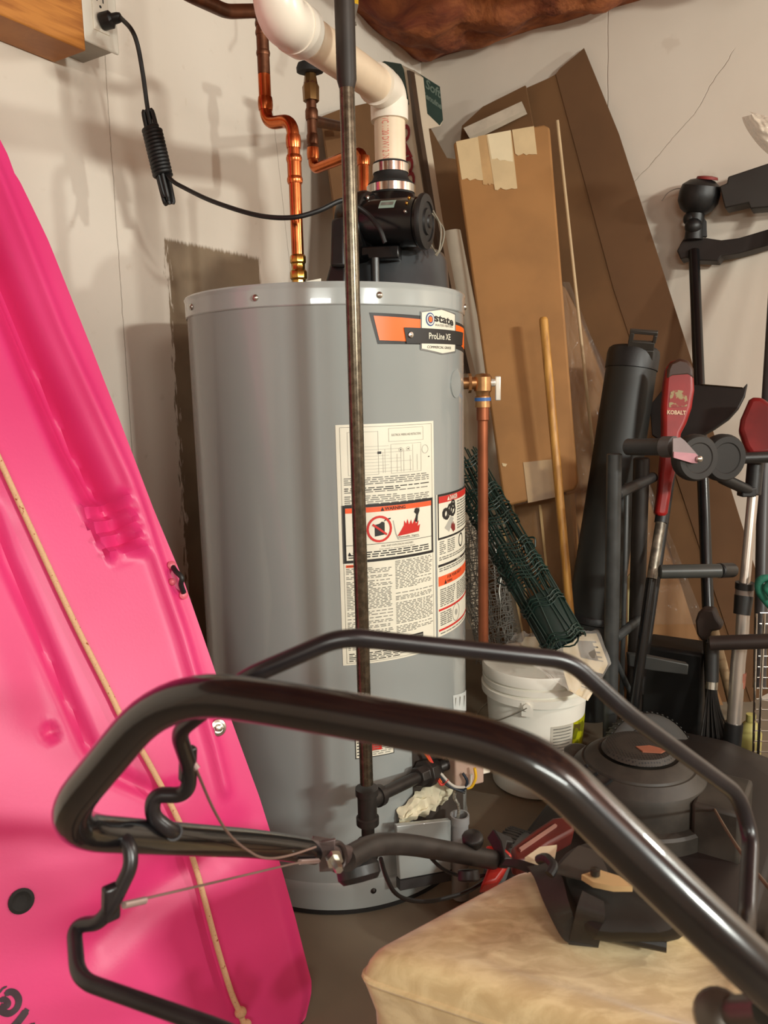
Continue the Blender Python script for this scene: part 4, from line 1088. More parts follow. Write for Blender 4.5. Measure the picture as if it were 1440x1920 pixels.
for poly in ([(1181, 619), (1234, 623), (1233, 630), (1181, 626)], [(1178, 640), (1228, 643), (1226, 658), (1175, 655)], [(1181, 624), (1190, 625), (1186, 644), (1177, 643)], [(1226, 629), (1233, 630), (1229, 645), (1222, 644)], [(1176, 656), (1226, 658), (1222, 690), (1172, 682)]):
    slab(b, P, poly, .014)
b.build('latch', mat('latch_grey', (52, 47, 42), .45), tb, bevel=.002)
b = MB(); bo = at(1120, 1160, 1.92); b.lathe([(ra * 1.12, -.02), (ra * 1.16, -.015), (ra * 1.16, .0), (ra * 1.05, .004)], a1, d, 40); b.build('bottom_rim', black_plastic, tb)
# ================================================================== bucket and bag
bc = onz(1003, 1503, 0); dirb = V((bc.x, bc.y, 0)).normalized(); BC = bc + dirb * .106; BC.z = 0
bk = thing('bucket', 'white plastic bucket with a lid and yellow green label right of the tank', 'bucket', BC)
bw = mat('bucket_plastic', (240, 236, 224), .4, var=.03)
b = MB(); ZB = .318
b.lathe([(.098, 0), (.106, .006), (.121, ZB - .085), (.1215, ZB - .075), (.133, ZB - .074), (.134, ZB - .055), (.1235, ZB - .052), (.1235, ZB - .048), (.131, ZB - .047), (.1315, ZB - .034), (.124, ZB - .032), (.124, ZB - .018)], BC, seg=64)
b.build('tub', bw, bk)
b = MB(); b.lathe([(.126, ZB - .028), (.1315, ZB - .027), (.1325, ZB - .004), (.130, ZB), (.122, ZB - .001), (.119, ZB - .012), (0, ZB - .01)], BC, seg=64); b.build('lid', bw, bk)
def bth(x, y, rr=.127):
    best = None
    for k in range(-900, 900):
        a = k * PI / 1800; dq = Matrix.Rotation(a, 3, 'Z') @ (-dirb); p = BC + dq * rr
        t = ray(x, y); e = abs(t.x * p.y - t.y * p.x) / math.hypot(t.x, t.y)
        if best is None or e < best[0]: best = (e, a)
    return best[1]
def bpt(a, z, rr): dq = Matrix.Rotation(a, 3, 'Z') @ (-dirb); return BC + dq * rr + V((0, 0, z))
def brad(z): return .106 + (.121 - .106) * (z / (ZB - .085)) + .0008
ea = bth(990, 1310)
b = MB(); b.grid(lambda u, v: bpt(ea + (u - .5) * .2, ZB - .092 + .032 * v, .1365), 6, 4); b.tube([bpt(ea, ZB - .068, .13), bpt(ea, ZB - .068, .142)], .009, 14)
b.build('handle_ear', bw, bk)
e0 = bpt(ea, ZB - .068, .142); hnd = [e0]
for k in range(1, 15):
    t = k / 14; a = ea - PI * t; dr = .055 * math.sin(PI * t)
    hnd.append(bpt(a, ZB - .068 - 1.7 * dr, .142 + .006 * math.sin(PI * t)))
MB().tube(spline(hnd, 4), .0016, 8).build('wire_handle', steel, bk)
def sticker(name, x0, x1, y0, y1, m, e=.0):
    a, c = bth(x0, y0, .115), bth(x1, y0, .115)
    zA = bpt(a, 0, .115); z1 = at(x0, y0, math.hypot(zA.x, zA.y)).z; z0 = at(x0, y1, math.hypot(zA.x, zA.y)).z
    return a, c, z0, z1
a, c, z0, z1 = sticker('s', 1032, 1072, 1362, 1424, None)
b = MB(); b.grid(lambda u, v: bpt(a + (c - a) * u, z0 + (z1 - z0) * v, brad(z0 + (z1 - z0) * v)), 8, 2)
random.seed(4)
for k in range(9):
    zz_ = z1 - .006 - (z1 - z0 - .01) * k / 9; 
    b.grid(lambda u, v: bpt(a + (c - a) * (.1 + random.uniform(.7, .85) * u), zz_ - .0025 * v, brad(zz_) + .0008), 3, 1, 1)
b.build('text_label', [mat('grey_label', (196, 190, 176), .5), greytext], bk)
a, c, z0, z1 = sticker('s', 1073, 1122, 1354, 1418, None)
ym = NT('leaf_print'); yc = ym.coord('Object'); ym.put(ym.b.inputs['Base Color'], ym.mix(ym.step(ym.noise(yc, 22, 1), .46, .5), rgb(112, 112, 20), rgb(176, 176, 24))); ym.b.inputs['Roughness'].default_value = .35
b = MB(); b.grid(lambda u, v: bpt(a + (c - a) * u, z0 + (z1 - z0) * v, brad(z0 + (z1 - z0) * v)), 10, 2)
b.add([bpt(a + (c - a) * .02, z1 - .004, brad(z1) + .001), bpt(a + (c - a) * .36, z1 - .012, brad(z1) + .001), bpt(a + (c - a) * .38, z0 + .035, brad(z0) + .001), bpt(a + (c - a) * .02, z0 + .03, brad(z0) + .001)], [(0, 1, 2, 3)], 1)
b.build('leaf_label', [ym.m, mat('label_brown', (90, 78, 34), .4)], bk)
# bag of papers on the lid
rows_ = [((968, 1202), (1122, 1196), 1.90), ((948, 1222), (1146, 1257), 1.81), ((985, 1252), (1124, 1296), 1.735), ((1030, 1288), (1102, 1330), 1.675)]
def bagp(u, v, e=0):
    t = v * 3; i = min(2, int(t)); f = t - i; f = f * f * (3 - 2 * f) * .4 + f * .6
    P0 = [at(r[0][0] + (r[1][0] - r[0][0]) * u, r[0][1] + (r[1][1] - r[0][1]) * u, r[2]) for r in rows_]
    return P0[i].lerp(P0[i + 1], f) + V((0, 0, .014 + e))
bag = thing('plastic_bag', 'clear plastic bag of cream papers lying on the white bucket lid', 'bag', bagp(.5, .5))
b = MB(); b.grid(lambda u, v: bagp(u, v, .006 + .008 * noise.noise(V((u * 7, v * 7, 3))) + .006 * noise.noise(V((u * 17, v * 5, 9)))), 40, 40)
cw = NT('clear_bag'); cw.b.inputs['Base Color'].default_value = (.9, .88, .82, 1); cw.b.inputs['Roughness'].default_value = .1; cw.b.inputs['Alpha'].default_value = .28
b.build('clear_sleeve', cw.m, bag, sharp=180)
cream = mat('cream_paper', (222, 206, 172), .6, var=.05)
for u0, u1, v0_, v1_, e in ((.52, .98, .55, .97, .002), (.55, .97, .02, .5, .001), (.12, .5, .05, .35, .0)):
    b = MB(); b.grid(lambda u, v: bagp(u0 + (u1 - u0) * u, v0_ + (v1_ - v0_) * v, e), 10, 10)
    for k in range(5): b.grid(lambda u, v: bagp(u0 + (u1 - u0) * (.55 + .35 * u), v0_ + (v1_ - v0_) * (.2 + .1 * k + .03 * v), e + .0012), 4, 1, 1)
    b.build('paper_card', [cream, greytext], bag)
b = MB(); b.grid(lambda u, v: bagp(.72 + .16 * u, .12 + .2 * v, .0035), 6, 6); b.build('grey_patch', mat('grey_patch', (120, 114, 104), .6), bag)

# ================================================================== cart frame with casters
ctb = at(1148, 1310, 1.88); ctb.z = 0
cart = thing('metal_cart_frame', 'dark grey tubular metal frame with caster wheels standing behind the bucket', 'cart', ctb)
def bar(p, q, wpx, m=dark_grey, nm='post', d=1.88, seg=16, par=None, bl=True):
    rr = pxs(wpx / 2, d); b = MB(); dv = (q - p).normalized()
    b.tube([p, p + dv * .0025, q - dv * .0025, q], [rr * .8, rr, rr, rr * .8], seg); return b.build(nm, m, par or cart)
fl_ = lambda x, y, d: V((at(x, y, d).x, at(x, y, d).y, .01))
bar(at(1152, 850, 1.88), fl_(1146, 1310, 1.88), 27)
bar(at(1203, 858, 2.0), fl_(1190, 1280, 2.0), 30, m=mat('brown_black', (32, 26, 22), .5, var=.2))
bar(at(1176, 905, 1.95), fl_(1166, 1300, 1.93), 9, nm='thin_rod')
bar(at(1158, 926, 1.89), at(1226, 894, 2.02), 20, nm='cross_bar')
bar(at(1155, 1196, 1.89), at(1212, 1150, 2.02), 18, nm='cross_bar')
bar(at(1152, 1232, 1.88), at(1192, 1320, 1.97), 10, nm='brace')
arm = bar(at(1176, 838, 1.90), at(1263, 838, 1.82), 30, nm='arm', m=mat('arm_grey', (66, 66, 66), .4, var=.1))
b = MB(); a0, a1 = at(1244, 838, 1.835), at(1264, 838, 1.82); b.tube([a0, a1], pxs(19, 1.82), 20); b.build('collar', mat('collar_grey', (104, 100, 100), .35, metal=.4), arm)
wc = at(1302, 858, 1.80); wax = (V((wc.x, wc.y, 0)).normalized() * -.86 + V((.45, .25, 0))).normalized()
cs = thing('x', '', '', wc) if False else None
fk = MB(); PFk = plane3(wc - wax * -.022, wc - wax * -.022 + V((0, 0, .1)), wc - wax * -.022 + wax.cross(V((0, 0, 1))) * .1)
slab(fk, PFk, [(1262, 822), (1276, 820), (1284, 826), (1313, 858), (1309, 867), (1300, 868), (1262, 850)], .003)
slab(fk, PFk, [(1262, 847), (1302, 850), (1311, 858), (1306, 868), (1296, 868), (1262, 858)], .004, lift=.003, mi=1)
fork = fk.build('caster_fork', [mat('fork_steel', (150, 138, 140), .35, metal=.5), mat('fork_pink', (190, 140, 150), .35, metal=.3)], cart)
MB().lathe([(.007, 0), (.0065, .005), (.003, .008), (0, .0085)], onplane(1307, 860, *PFk) + wax * .006, wax, 14).build('axle_bolt', steel, fork)
def wheel(c, ax, r, w, nm, par, m1=black_matte, hub=None):
    b = MB(); b.lathe([(.006, -w / 2), (r * .62, -w / 2), (r * .66, -w / 2 - .002), (r * .9, -w / 2 - .002), (r * .97, -w / 2 + .003), (r, -w * .2), (r, w * .2), (r * .97, w / 2 - .003), (r * .9, w / 2 + .002), (r * .66, w / 2 + .002), (r * .62, w / 2), (.006, w / 2)], c, ax, 40)
    return b.build(nm, m1, par)
wheel(wc, wax, pxs(41, 1.8), .03, 'caster_wheel', cart, mat('wheel_rubber', (36, 33, 31), .55, var=.15))
wheel(at(1354, 858, 1.865), wax, pxs(40, 1.9), .03, 'caster_wheel', cart, mat('wheel_rubber_dark', (24, 21, 19), .6, var=.15))
b = MB(); b.tube([at(1316, 862, 1.82), at(1352, 860, 1.865)], .008, 12); b.build('axle', steel, cart)
bar(at(1236, 1072, 1.86), at(1352, 1070, 1.90), 25, nm='lower_arm', m=mat('arm_dark', (62, 64, 62), .35, var=.1))
bar(at(1348, 1070, 1.9), at(1372, 1069, 1.96), 27, nm='lower_arm', m=black_plastic)
bar(at(1330, 1206, 1.86), at(1500, 1200, 1.86), 26, nm='rail', m=mat('brown_bar', (44, 34, 30), .5))

# black bin and pale board behind
bn = at(1264, 1330, 2.17); bn.z = 0
b = MB(); f3 = frame(V((0, 0, 1)), nl)
binm = mat('black_bin', (16, 15, 14), .6)
b.box(bn + V((0, 0, .14)), .16, .12, .28, f3); tbn = thing('storage_bin', 'low black plastic bin with a grey front rim behind the mower', 'bin', bn)
b.build('bin_body', binm, tbn, bevel=.01)
b = MB(); b.prism(onp(plane3(at(1182, 1230, 1.95), at(1290, 1244, 1.95), at(1290, 1268, 1.95)), [(1178, 1226), (1222, 1232), (1292, 1246), (1290, 1266), (1222, 1258), (1180, 1250)]), V((0, .02, 0)))
b.build('front_rim', mat('bin_rim', (58, 58, 56), .4), tbn, bevel=.003)
P = plane3(at(1180, 1080, 2.14), at(1194, 1085, 2.14), at(1180, 1240, 2.10))
pb_ = NT('weathered_board'); co = pb_.coord('Object'); pb_.put(pb_.b.inputs['Base Color'], pb_.mix(pb_.step(pb_.noise(co, 9, 2), .55, .66), rgb(202, 186, 132), rgb(110, 88, 54))); pb_.b.inputs['Roughness'].default_value = .7
b = MB(); slab(b, P, [(1177, 1082), (1181, 1076), (1194, 1130), (1196, 1200), (1190, 1340), (1177, 1342), (1177, 1110)], .02)
tag(b.build('pale_board', pb_.m), 'pale yellow weathered board behind the dark grey cart frame', 'board')

# ================================================================== string trimmers and tools
def tool(name, label, cat, p): return thing(name, label, cat, p)
ta, tb_ = onR(1301, 470, .075), at(1329, 1180, 2.12); d = (tb_ - ta).normalized()
tr = tool('string_trimmer', 'upside down string trimmer with a tall black shaft and red capped head', 'string trimmer', tb_ + d * .35)
b = MB(); b.tube([ta, tb_ + d * .335], pxs(10, 2.2), 16); b.build('shaft', black_gloss, tr)
hc = onR(1312, 362, .075); hax = (V((.10, -.25, .95))).normalized(); dT = math.hypot(hc.x, hc.y); rh = pxs(32, dT)
b = MB(); b.lathe([(rh * .55, -.055), (rh * .8, -.045), (rh, -.025), (rh * 1.02, .0), (rh * .94, .02), (rh * .6, .034), (rh * .3, .038), (0, .038)], hc, hax, 32)
hd = b.build('spool_head', black_plastic, tr)
b = MB(); b.lathe([(rh * .55, .034), (rh * .5, .041), (rh * .2, .044), (0, .044)], hc + V((.01, -.006, .0)), hax, 24); b.build('red_cap', mat('faded_red', (134, 48, 44), .5), hd)
b = MB(); b.tube([at(1306, 392, dT), at(1303, 420, dT), at(1300, 450, dT)], [pxs(15, dT), pxs(13, dT), pxs(15, dT)], 16)
b.ball(at(1296, 410, dT), pxs(13, dT)); b.ball(at(1300, 424, dT - .01), pxs(14, dT))
b.prism([at(1309, 442, dT), at(1326, 444, dT), at(1325, 415, dT), at(1319, 407, dT), at(1313, 414, dT)], V((.005, .02, 0)))
b.build('gearbox', black_plastic, tr, bevel=.001)
P = plane3(onR(1270, 470, .075), onR(1440, 440, .075), onR(1300, 488, .08))
b = MB(); slab(b, P, [(1269, 470), (1276, 456), (1284, 444), (1325, 446), (1352, 450), (1385, 446), (1445, 428), (1480, 420), (1480, 450), (1440, 460), (1385, 475), (1352, 480), (1346, 489), (1312, 488), (1286, 483), (1276, 486)], .05)
b.build('guard', mat('guard_brown', (36, 29, 26), .55, var=.12), tr, bevel=.003)
b = MB(); b.tube(spline([at(1283, 354, dT), at(1268, 354, dT), at(1252, 362, dT), at(1241, 377, dT)], 6), .0013, 6); b.build('cutting_line', mat('line_grey', (110, 96, 84), .4), hd)
# black head at the right edge
P = plane3(onR(1350, 348, .11), onR(1450, 310, .11), onR(1360, 390, .112))
ed = tool('garden_tool', 'black boxy tool head on a dark shaft at the right wall', 'garden tool', at(1432, 1300, 2.0))
b = MB(); slab(b, P, [(1349, 349), (1363, 343), (1365, 331), (1440, 306), (1500, 286), (1500, 386), (1441, 388), (1407, 391), (1403, 380), (1359, 390)], .07)
b.build('tool_head', mat('black_housing', (44, 40, 37), .5), ed, bevel=.003)
b = MB(); b.tube([onR(1462, 380, .08), at(1432, 880, 2.14), at(1424, 1290, 2.04)], pxs(11, 2.0), 14); b.build('shaft', mat('dark_shaft', (56, 52, 52), .4), ed)

# red trimmer
P = plane3(at(1275, 672, 2.06), at(1300, 690, 2.06), at(1240, 968, 1.98))
rt_ = tool('string_trimmer', 'old red string trimmer with a worn sticker and thin metal shaft', 'string trimmer', at(1195, 1300, 1.95))
b = MB(); slab(b, P, [(1258, 677), (1275, 671), (1292, 675), (1301, 690), (1303, 730), (1298, 764), (1288, 793), (1278, 812), (1276, 825), (1268, 880), (1262, 905), (1253, 962), (1248, 970), (1232, 968), (1229, 960), (1234, 925), (1237, 894), (1243, 825), (1243, 760), (1246, 715), (1250, 688)], .05)
body = b.build('body', mat('worn_red', (150, 22, 20), .4, var=.25, ns=8), rt_, bevel=.010, bseg=3)
b = MB(); slab(b, P, [(1256, 679), (1275, 671), (1292, 675), (1301, 690), (1302, 712), (1288, 706), (1262, 708), (1248, 716), (1250, 692)], .04, lift=.001)
b.build('top_shade', mat('brown_shade', (64, 38, 26), .5, var=.15), body, bevel=.008)  # shade on the upper body, put in as a brown layer
sk = NT('worn_sticker'); co = sk.coord('Object'); sk.put(sk.b.inputs['Base Color'], sk.mix(sk.step(sk.noise(co, 60, 3), .5, .56), rgb(150, 134, 92), rgb(140, 40, 34))); sk.b.inputs['Roughness'].default_value = .5
b = MB(); slab(b, P, [(1258, 734), (1270, 731), (1286, 734), (1289, 752), (1288, 762), (1254, 764), (1255, 748)], .001, 0, .0015)
ux = (onplane(1282, 774, *P) - onplane(1252, 773, *P)).normalized(); uy = P[1].cross(ux); uy = uy if uy.z > 0 else -uy
vs, fs = text2d('KOBALT', .0135, .0006); c = onplane(1268, 774, *P) + P[1] * .0022
b.add([c + ux * p.x * .85 + uy * p.y for p in vs], fs, 1)
b.build('sticker', [sk.m, mat('pale_letter', (206, 170, 140), .5)], body)
s0, s1_ = at(1241, 966, 2.0), at(1222, 1085, 1.94); s2_ = at(1192, 1300, 1.885)
b = MB(); b.tube([s0, s1_], pxs(9, 2.0), 14); sh = b.build('shaft', mat('worn_steel', (128, 120, 108), .4, metal=.7, var=.5, ns=40), rt_)
b = MB(); b.tube([s1_, s2_ + (s2_ - s1_) * .2], pxs(9.5, 1.97), 14); b.build('lower_shaft', black_gloss, rt_)
b = MB(); b.tube([s0 + (s0 - s1_) * .05, s0 + (s1_ - s0) * .12], pxs(11, 2.0), 14); b.build('collar', black_plastic, rt_)
# dark curved guard behind the black shaft
P = plane3(at(1320, 722, 2.20), at(1400, 726, 2.18), at(1300, 820, 2.14))
b = MB(); slab(b, P, [(1250, 720), (1318, 722), (1392, 728), (1401, 718), (1396, 742), (1384, 765), (1366, 785), (1340, 803), (1300, 826), (1262, 840), (1222, 815), (1218, 760)], .012)
b.prism(onp(plane3(at(1320, 722, 2.20), at(1396, 728, 2.18), at(1320, 730, 2.22)), [(1318, 720), (1394, 726), (1394, 732), (1318, 727)]), V((0, .02, 0)), 1)
gt = thing('edging_tool', 'garden tool with a dark curved plastic guard behind the red trimmer', 'garden tool', at(1262, 1290, 2.12))
b.build('curved_guard', [mat('guard_black', (32, 26, 23), .6), mat('guard_edge', (92, 74, 54), .6)], gt, bevel=.002)
b = MB(); b.tube([at(1270, 815, 2.17), at(1200, 1300, 2.05)], pxs(7, 2.1), 12); b.build('shaft', black_plastic, gt)

# silver trimmer
st = tool('string_trimmer', 'string trimmer with a bright silver shaft and black loop handle at the right edge', 'string trimmer', at(1378, 1420, 1.940))
s = [at(1418, 850, 2.040), at(1412, 925, 2.020), at(1396, 1095, 1.980), at(1384, 1240, 1.960), at(1376, 1360, 1.940)]
silver = mat('silver_tube', (196, 186, 176), .3, metal=.75, var=.1, ns=5)
b = MB(); b.tube(s[:3], pxs(9.5, 1.87), 18); b.tube([s[2], at(1391, 1200, 1.965)], pxs(12, 1.83), 18); shf = b.build('shaft', silver, st)
b = MB(); b.tube([at(1389, 1195, 1.965), s[3], s[4]], pxs(13.5, 1.81), 18); b.build('lower_shaft', silver, st)
b = MB(); b.tube([at(1385, 1260, 1.960), at(1382, 1288, 1.955)], pxs(14.2, 1.81), 18); b.build('warning_band', mat('dull_red_band', (150, 92, 74), .5, var=.3, ns=30), st)
b = MB(); b.tube([at(1397, 1092, 1.980), at(1396, 1104, 1.980)], pxs(17, 1.84), 18); b.tube([at(1395, 1117, 1.980), at(1391, 1152, 1.970)], [pxs(17, 1.84), pxs(15, 1.83)], 18); cl = b.build('coupler', black_plastic, st)
b = MB(); b.tube([at(1396, 1102, 1.980), at(1395, 1118, 1.980)], pxs(16, 1.84), 18); b.build('grey_ring', mat('ring_grey', (116, 104, 96), .4), cl)
b = MB(); b.tube([at(1376, 1355, 1.940), at(1369, 1430, 1.930)], pxs(17, 1.8), 18); b.build('foot_boot', black_plastic, st)
b = MB(); hp = [at(1460, 858, 2.000), at(1400, 857, 1.980), at(1366, 866, 1.960), at(1350, 884, 1.950), at(1358, 903, 1.960), at(1392, 915, 1.990), at(1404, 918, 2.010)]
b.tube(rounded([at(1470, 856, 2.010), at(1366, 860, 1.950), at(1344, 892, 1.940), at(1404, 920, 2.010)], .03, 8), pxs(10.5, 1.84), 16); b.build('loop_handle', black_plastic, st)
b = MB(); b.tube([at(1417, 862, 2.030), at(1411, 928, 2.020)], pxs(14, 1.88), 14); b.box(at(1400, 922, 2.010), .035, .03, .022); b.build('handle_clamp', black_plastic, st, bevel=.003)
P = plane3(at(1410, 745, 2.06), at(1440, 745, 2.06), at(1410, 860, 2.02))
b = MB(); slab(b, P, [(1404, 748), (1412, 743), (1430, 743), (1450, 760), (1452, 850), (1408, 856), (1396, 838), (1385, 805), (1388, 785)], .06); rr_ = b.build('red_housing', mat('housing_red', (120, 26, 26), .4, var=.3, ns=8), st, bevel=.012, bseg=3)
# hammer and hand brush
hm = tool('hammer', 'old dark hammer with a pale wooden handle leaning by the black shaft', 'hammer', at(1350, 1235, 2.090))
P = plane3(at(1310, 1145, 2.04), at(1350, 1150, 2.03), at(1315, 1200, 2.04))
b = MB(); slab(b, P, [(1308, 1150), (1316, 1142), (1338, 1143), (1344, 1160), (1353, 1172), (1351, 1182), (1334, 1184), (1326, 1200), (1316, 1204), (1306, 1190), (1303, 1165)], .035); b.build('head', mat('old_iron', (52, 40, 34), .6, var=.2), hm, bevel=.006)
b = MB(); b.tube([at(1338, 1180, 2.05), at(1351, 1232, 2.055), at(1359, 1262, 2.06), at(1376, 1330, 2.06)], pxs(9, 1.94), 12); b.build('handle', mat('pale_handle', (150, 124, 92), .6), hm)
br_ = tool('hand_brush', 'dark hand brush with a metal ferrule standing under the hammer', 'brush', at(1340, 1410, 1.960))
b = MB(); b.tube([at(1336, 1205, 2.0), at(1335, 1278, 1.98)], pxs(12, 1.88), 14); b.build('handle', mat('brush_handle', (46, 45, 44), .5), br_)
b = MB(); b.tube([at(1335, 1276, 1.98), at(1334, 1292, 1.975)], pxs(11, 1.86), 14); b.build('ferrule', steel, br_)
random.seed(9); b = MB()
for k in range(60):
    a = random.uniform(-1, 1); e = random.uniform(0, .02)
    b.tube([at(1334 + 7 * a, 1290, 2.0 + e), at(1336 + 14 * a, 1330, 1.99 + e), at(1344 + 34 * a, 1420 - 14 * abs(a), 1.96 + e)], .0022, 5)
b.build('bristles', mat('dark_bristle', (48, 44, 40), .6, var=.3), br_)
b = MB(); jp = at(1404, 1420, 2.08); b.lathe([(.0, 0), (.026, 0), (.028, .01), (.028, .09), (.018, .115), (.012, .12), (.012, .14), (0, .14)], V((jp.x, jp.y, 0.0)), seg=24)
tag(b.build('plastic_jug', mat('yellow_jug', (190, 182, 110), .4, var=.1)), 'pale yellow plastic jug behind the foot of the silver trimmer', 'jug')
# wire rack and teal rope
rk = thing('wire_rack', 'chrome wire rack end standing at the right edge of the picture', 'rack', at(1425, 1440, 1.980))
p0, p1 = at(1433, 1150, 1.96), at(1420, 1450, 1.93)
b = MB(); b.tube([p0, p1], .0035, 10); b.build('upright', chrome, rk)
q0_, q1_ = at(1418, 1150, 1.99), at(1412, 1442, 1.96); MB().tube([q0_, q1_], .003, 10).build('upright', chrome, rk)
MB().tube([p0 + V((.11, -.02, .01)), p1 + V((.11, -.02, 0))], .0035, 10).build('upright', chrome, rk)
for k in range(16):
    t = k / 15; p = p0.lerp(p1, t); MB().tube([p + V((-.008, .004, 0)), p + V((.11, -.02, .004))], .0016, 8).build('cross_wire', chrome, rk)
b = MB(); b.tube(rounded([at(1450, 1085, 1.960), at(1424, 1084, 1.950), at(1422, 1108, 1.950), at(1446, 1138, 1.960), at(1470, 1150, 1.970)], .02, 8), .0095, 12)
b.tube(rounded([at(1450, 1092, 1.940), at(1434, 1100, 1.940), at(1450, 1122, 1.940)], .015, 6), .008, 12)
teal = mat('teal_cord', (30, 104, 84), .75, var=.2, ns=60, bump=.4)
tag(b.build('teal_rope', teal), 'loop of thick teal cord hanging above the wire rack', 'cord')
# clear bag at the upper right
bp = lambda u, v: at(1400 + 70 * u + 12 * math.sin(v * 4) * (1 - u), 208 + 18 * u + (12 + 66 * math.sin(.5 * PI * u) ** .7) * v, 2.1 - .05 * math.sin(PI * v) + .012 * noise.noise(V((u * 6, v * 6, 0))))
b = MB(); b.grid(bp, 30, 24)
hb_ = NT('hazy_plastic'); hb_.b.inputs['Base Color'].default_value = rgb(206, 190, 170); hb_.b.inputs['Roughness'].default_value = .15; hb_.b.inputs['Alpha'].default_value = .6; hb_.bump(hb_.noise(hb_.coord('Object'), 60, 3), .6, .01)
tag(b.build('clear_bag', hb_.m, sharp=180), 'crumpled clear plastic bag hanging on the right wall at the picture edge', 'bag')
# ================================================================== lawn mower
RA, FA = V((.31, 1.06, 0)), V((.78, 1.78, 0)); ma_ = (FA - RA).normalized(); ms = V((ma_.y, -ma_.x, 0))
mow = thing('lawn_mower', 'push lawn mower with a black engine and thick black handle across the foreground', 'lawn mower', (RA + FA) / 2)
ML = (FA - RA).length; MC_ = (RA + FA) / 2
b = MB(); out_ = [(-.40, -.16), (-.36, -.21), (.20, -.22), (.33, -.17), (.38, -.06), (.38, .06), (.33, .17), (.20, .22), (-.36, .21), (-.40, .16)]
lv = [(1.0, .055), (1.03, .075), (1.0, .13), (.93, .155), (.7, .17)]
vs = [MC_ + ma_ * (x * s) + ms * (y * s) + V((0, 0, z)) for s, z in lv for x, y in out_]; n = len(out_)
fs = [(i * n + k, i * n + (k + 1) % n, (i + 1) * n + (k + 1) % n, (i + 1) * n + k) for i in range(len(lv) - 1) for k in range(n)] + [tuple(range(n - 1, -1, -1)), tuple((len(lv) - 1) * n + k for k in range(n))]
b.add(vs, fs); deck = b.build('deck', mat('deck_dark', (26, 18, 15), .5, var=.3, ns=9), mow, bevel=.006)
EC = at(1196, 1452, 1.44); EC = V((EC.x, EC.y, 0))
em = mat('engine_black', (50, 45, 39), .55, var=.35, ns=16)
b = MB(); b.lathe([(.10, .15), (.138, .16), (.142, .165), (.142, .198), (.138, .203), (.126, .206), (.125, .25), (.121, .262), (.104, .280), (.100, .280), (.098, .284), (.078, .297), (.074, .298), (.070, .292), (0, .292)], EC, seg=56)
eng = b.build('engine_shroud', em, mow, sharp=24)
gm_ = NT('perforated_grille'); co = gm_.coord('Object'); vo = gm_.node('ShaderNodeTexVoronoi'); gm_.put(vo.inputs['Vector'], co); vo.inputs['Scale'].default_value = 190; vo.inputs['Randomness'].default_value = .1
gm_.put(gm_.b.inputs['Base Color'], gm_.mix(gm_.step(vo.outputs['Distance'], .3, .45), rgb(10, 9, 8), rgb(50, 44, 38))); gm_.b.inputs['Roughness'].default_value = .6
b = MB(); b.lathe([(.068, .3005), (.060, .310), (.03, .314), (0, .315)], EC, seg=48); b.build('grille', gm_.m, eng)
b = MB()
def shr(z): return .1275 if z < .25 else (.1275 - (z - .25) * .55 if z < .262 else .121 - (z - .262) * .95 + .002)
for k in range(3):
    b.tube([EC + V((shr(z) * math.cos(a), shr(z) * math.sin(a), z)) for z, a in [(.282 - .066 * i / 11, R(192 + 17 * k - 10 * math.sin(PI * i / 11))) for i in range(12)]], .0034, 6)
b.build('louver', mat('louver_black', (7, 6, 6), .7), eng)
b = MB(); b.prism(onp((EC + V((0, 0, .313)), V((0, 0, 1))), [(1192, 1402), (1218, 1400), (1250, 1408), (1240, 1413), (1205, 1411)]), V((0, 0, .003))); b.build('red_decal', mat('dull_orange', (150, 92, 70), .4), eng)
b = MB(); b.box(EC + ma_ * .13 + V((0, 0, .2)), .12, .10, .09, frame(V((0, 0, 1)), ma_)); b.box(EC + ms * .15 + V((0, 0, .21)), .08, .14, .10, frame(V((0, 0, 1)), ms)); b.lathe([(.028, .2), (.028, .25), (.024, .256), (0, .256)], EC - ms * .13 + ma_ * .04, seg=18)
b.build('engine_block', em, mow, bevel=.012)
b = MB(); b.tube([EC + V((.08, -.085, .235)), EC + V((.105, -.10, .24))], .014, 14); b.build('starter_grip', black_plastic, mow)
b = MB(); b.tube(spline([EC + V((.10, -.10, .24)), atz(1385, 1592, .98), atz(1470, 1700, .80)], 8), .0022, 8); b.build('starter_rope', mat('dirty_rope', (104, 84, 66), .7, var=.2), mow)
def mwheel(c, ax, r, w):
    wheel(c, ax, r, w, 'wheel', mow, mat('tyre', (46, 43, 39), .65, var=.15))
    W_ = list(COL.objects)[-1]
    b = MB(); b.lathe([(0, 0), (r * .25, 0), (r * .3, -.004), (r * .62, -.006), (r * .66, .001), (r * .72, .002), (r * .74, -.002)], c + ax * (w / 2 + .002), ax, 36); b.build('hub', mat('hub_grey', (30, 27, 25), .5), W_)
    b = MB(); f3 = frame(ax)
    for k in range(54):
        a = 2 * PI * k / 54; o = f3 @ V((math.cos(a), math.sin(a), 0)); t = f3 @ V((-math.sin(a), math.cos(a), 0))
        M = Matrix((t, ax, o)).transposed(); b.box(c + o * (r + .0002), .004, w * .8, .0018, M)
    b.build('tread', mat('tread', (40, 37, 33), .7), W_)
for (a, s_) in ((.36, -1), (.36, 1), (-.34, -1), (-.34, 1)):
    r_ = .10
    c = MC_ + ma_ * a + ms * (.25 * s_) + V((0, 0, r_ + .004))
    if (a, s_) == (.36, -1):
        c = at(1217, 1392, 1.765); c.z = .118; mwheel(c, (V((-c.x, -c.y, 0)).normalized() * .85 + V((.45, 0, .36))).normalized(), .113, .04)
    elif a > 0: mwheel(c, ms * s_, r_, .045)
    else: mwheel(MC_ + ma_ * (-.30) + ms * (.262 * s_ if s_ > 0 else -.20) + V((0, 0, .094)), ms * s_, .09, .04)
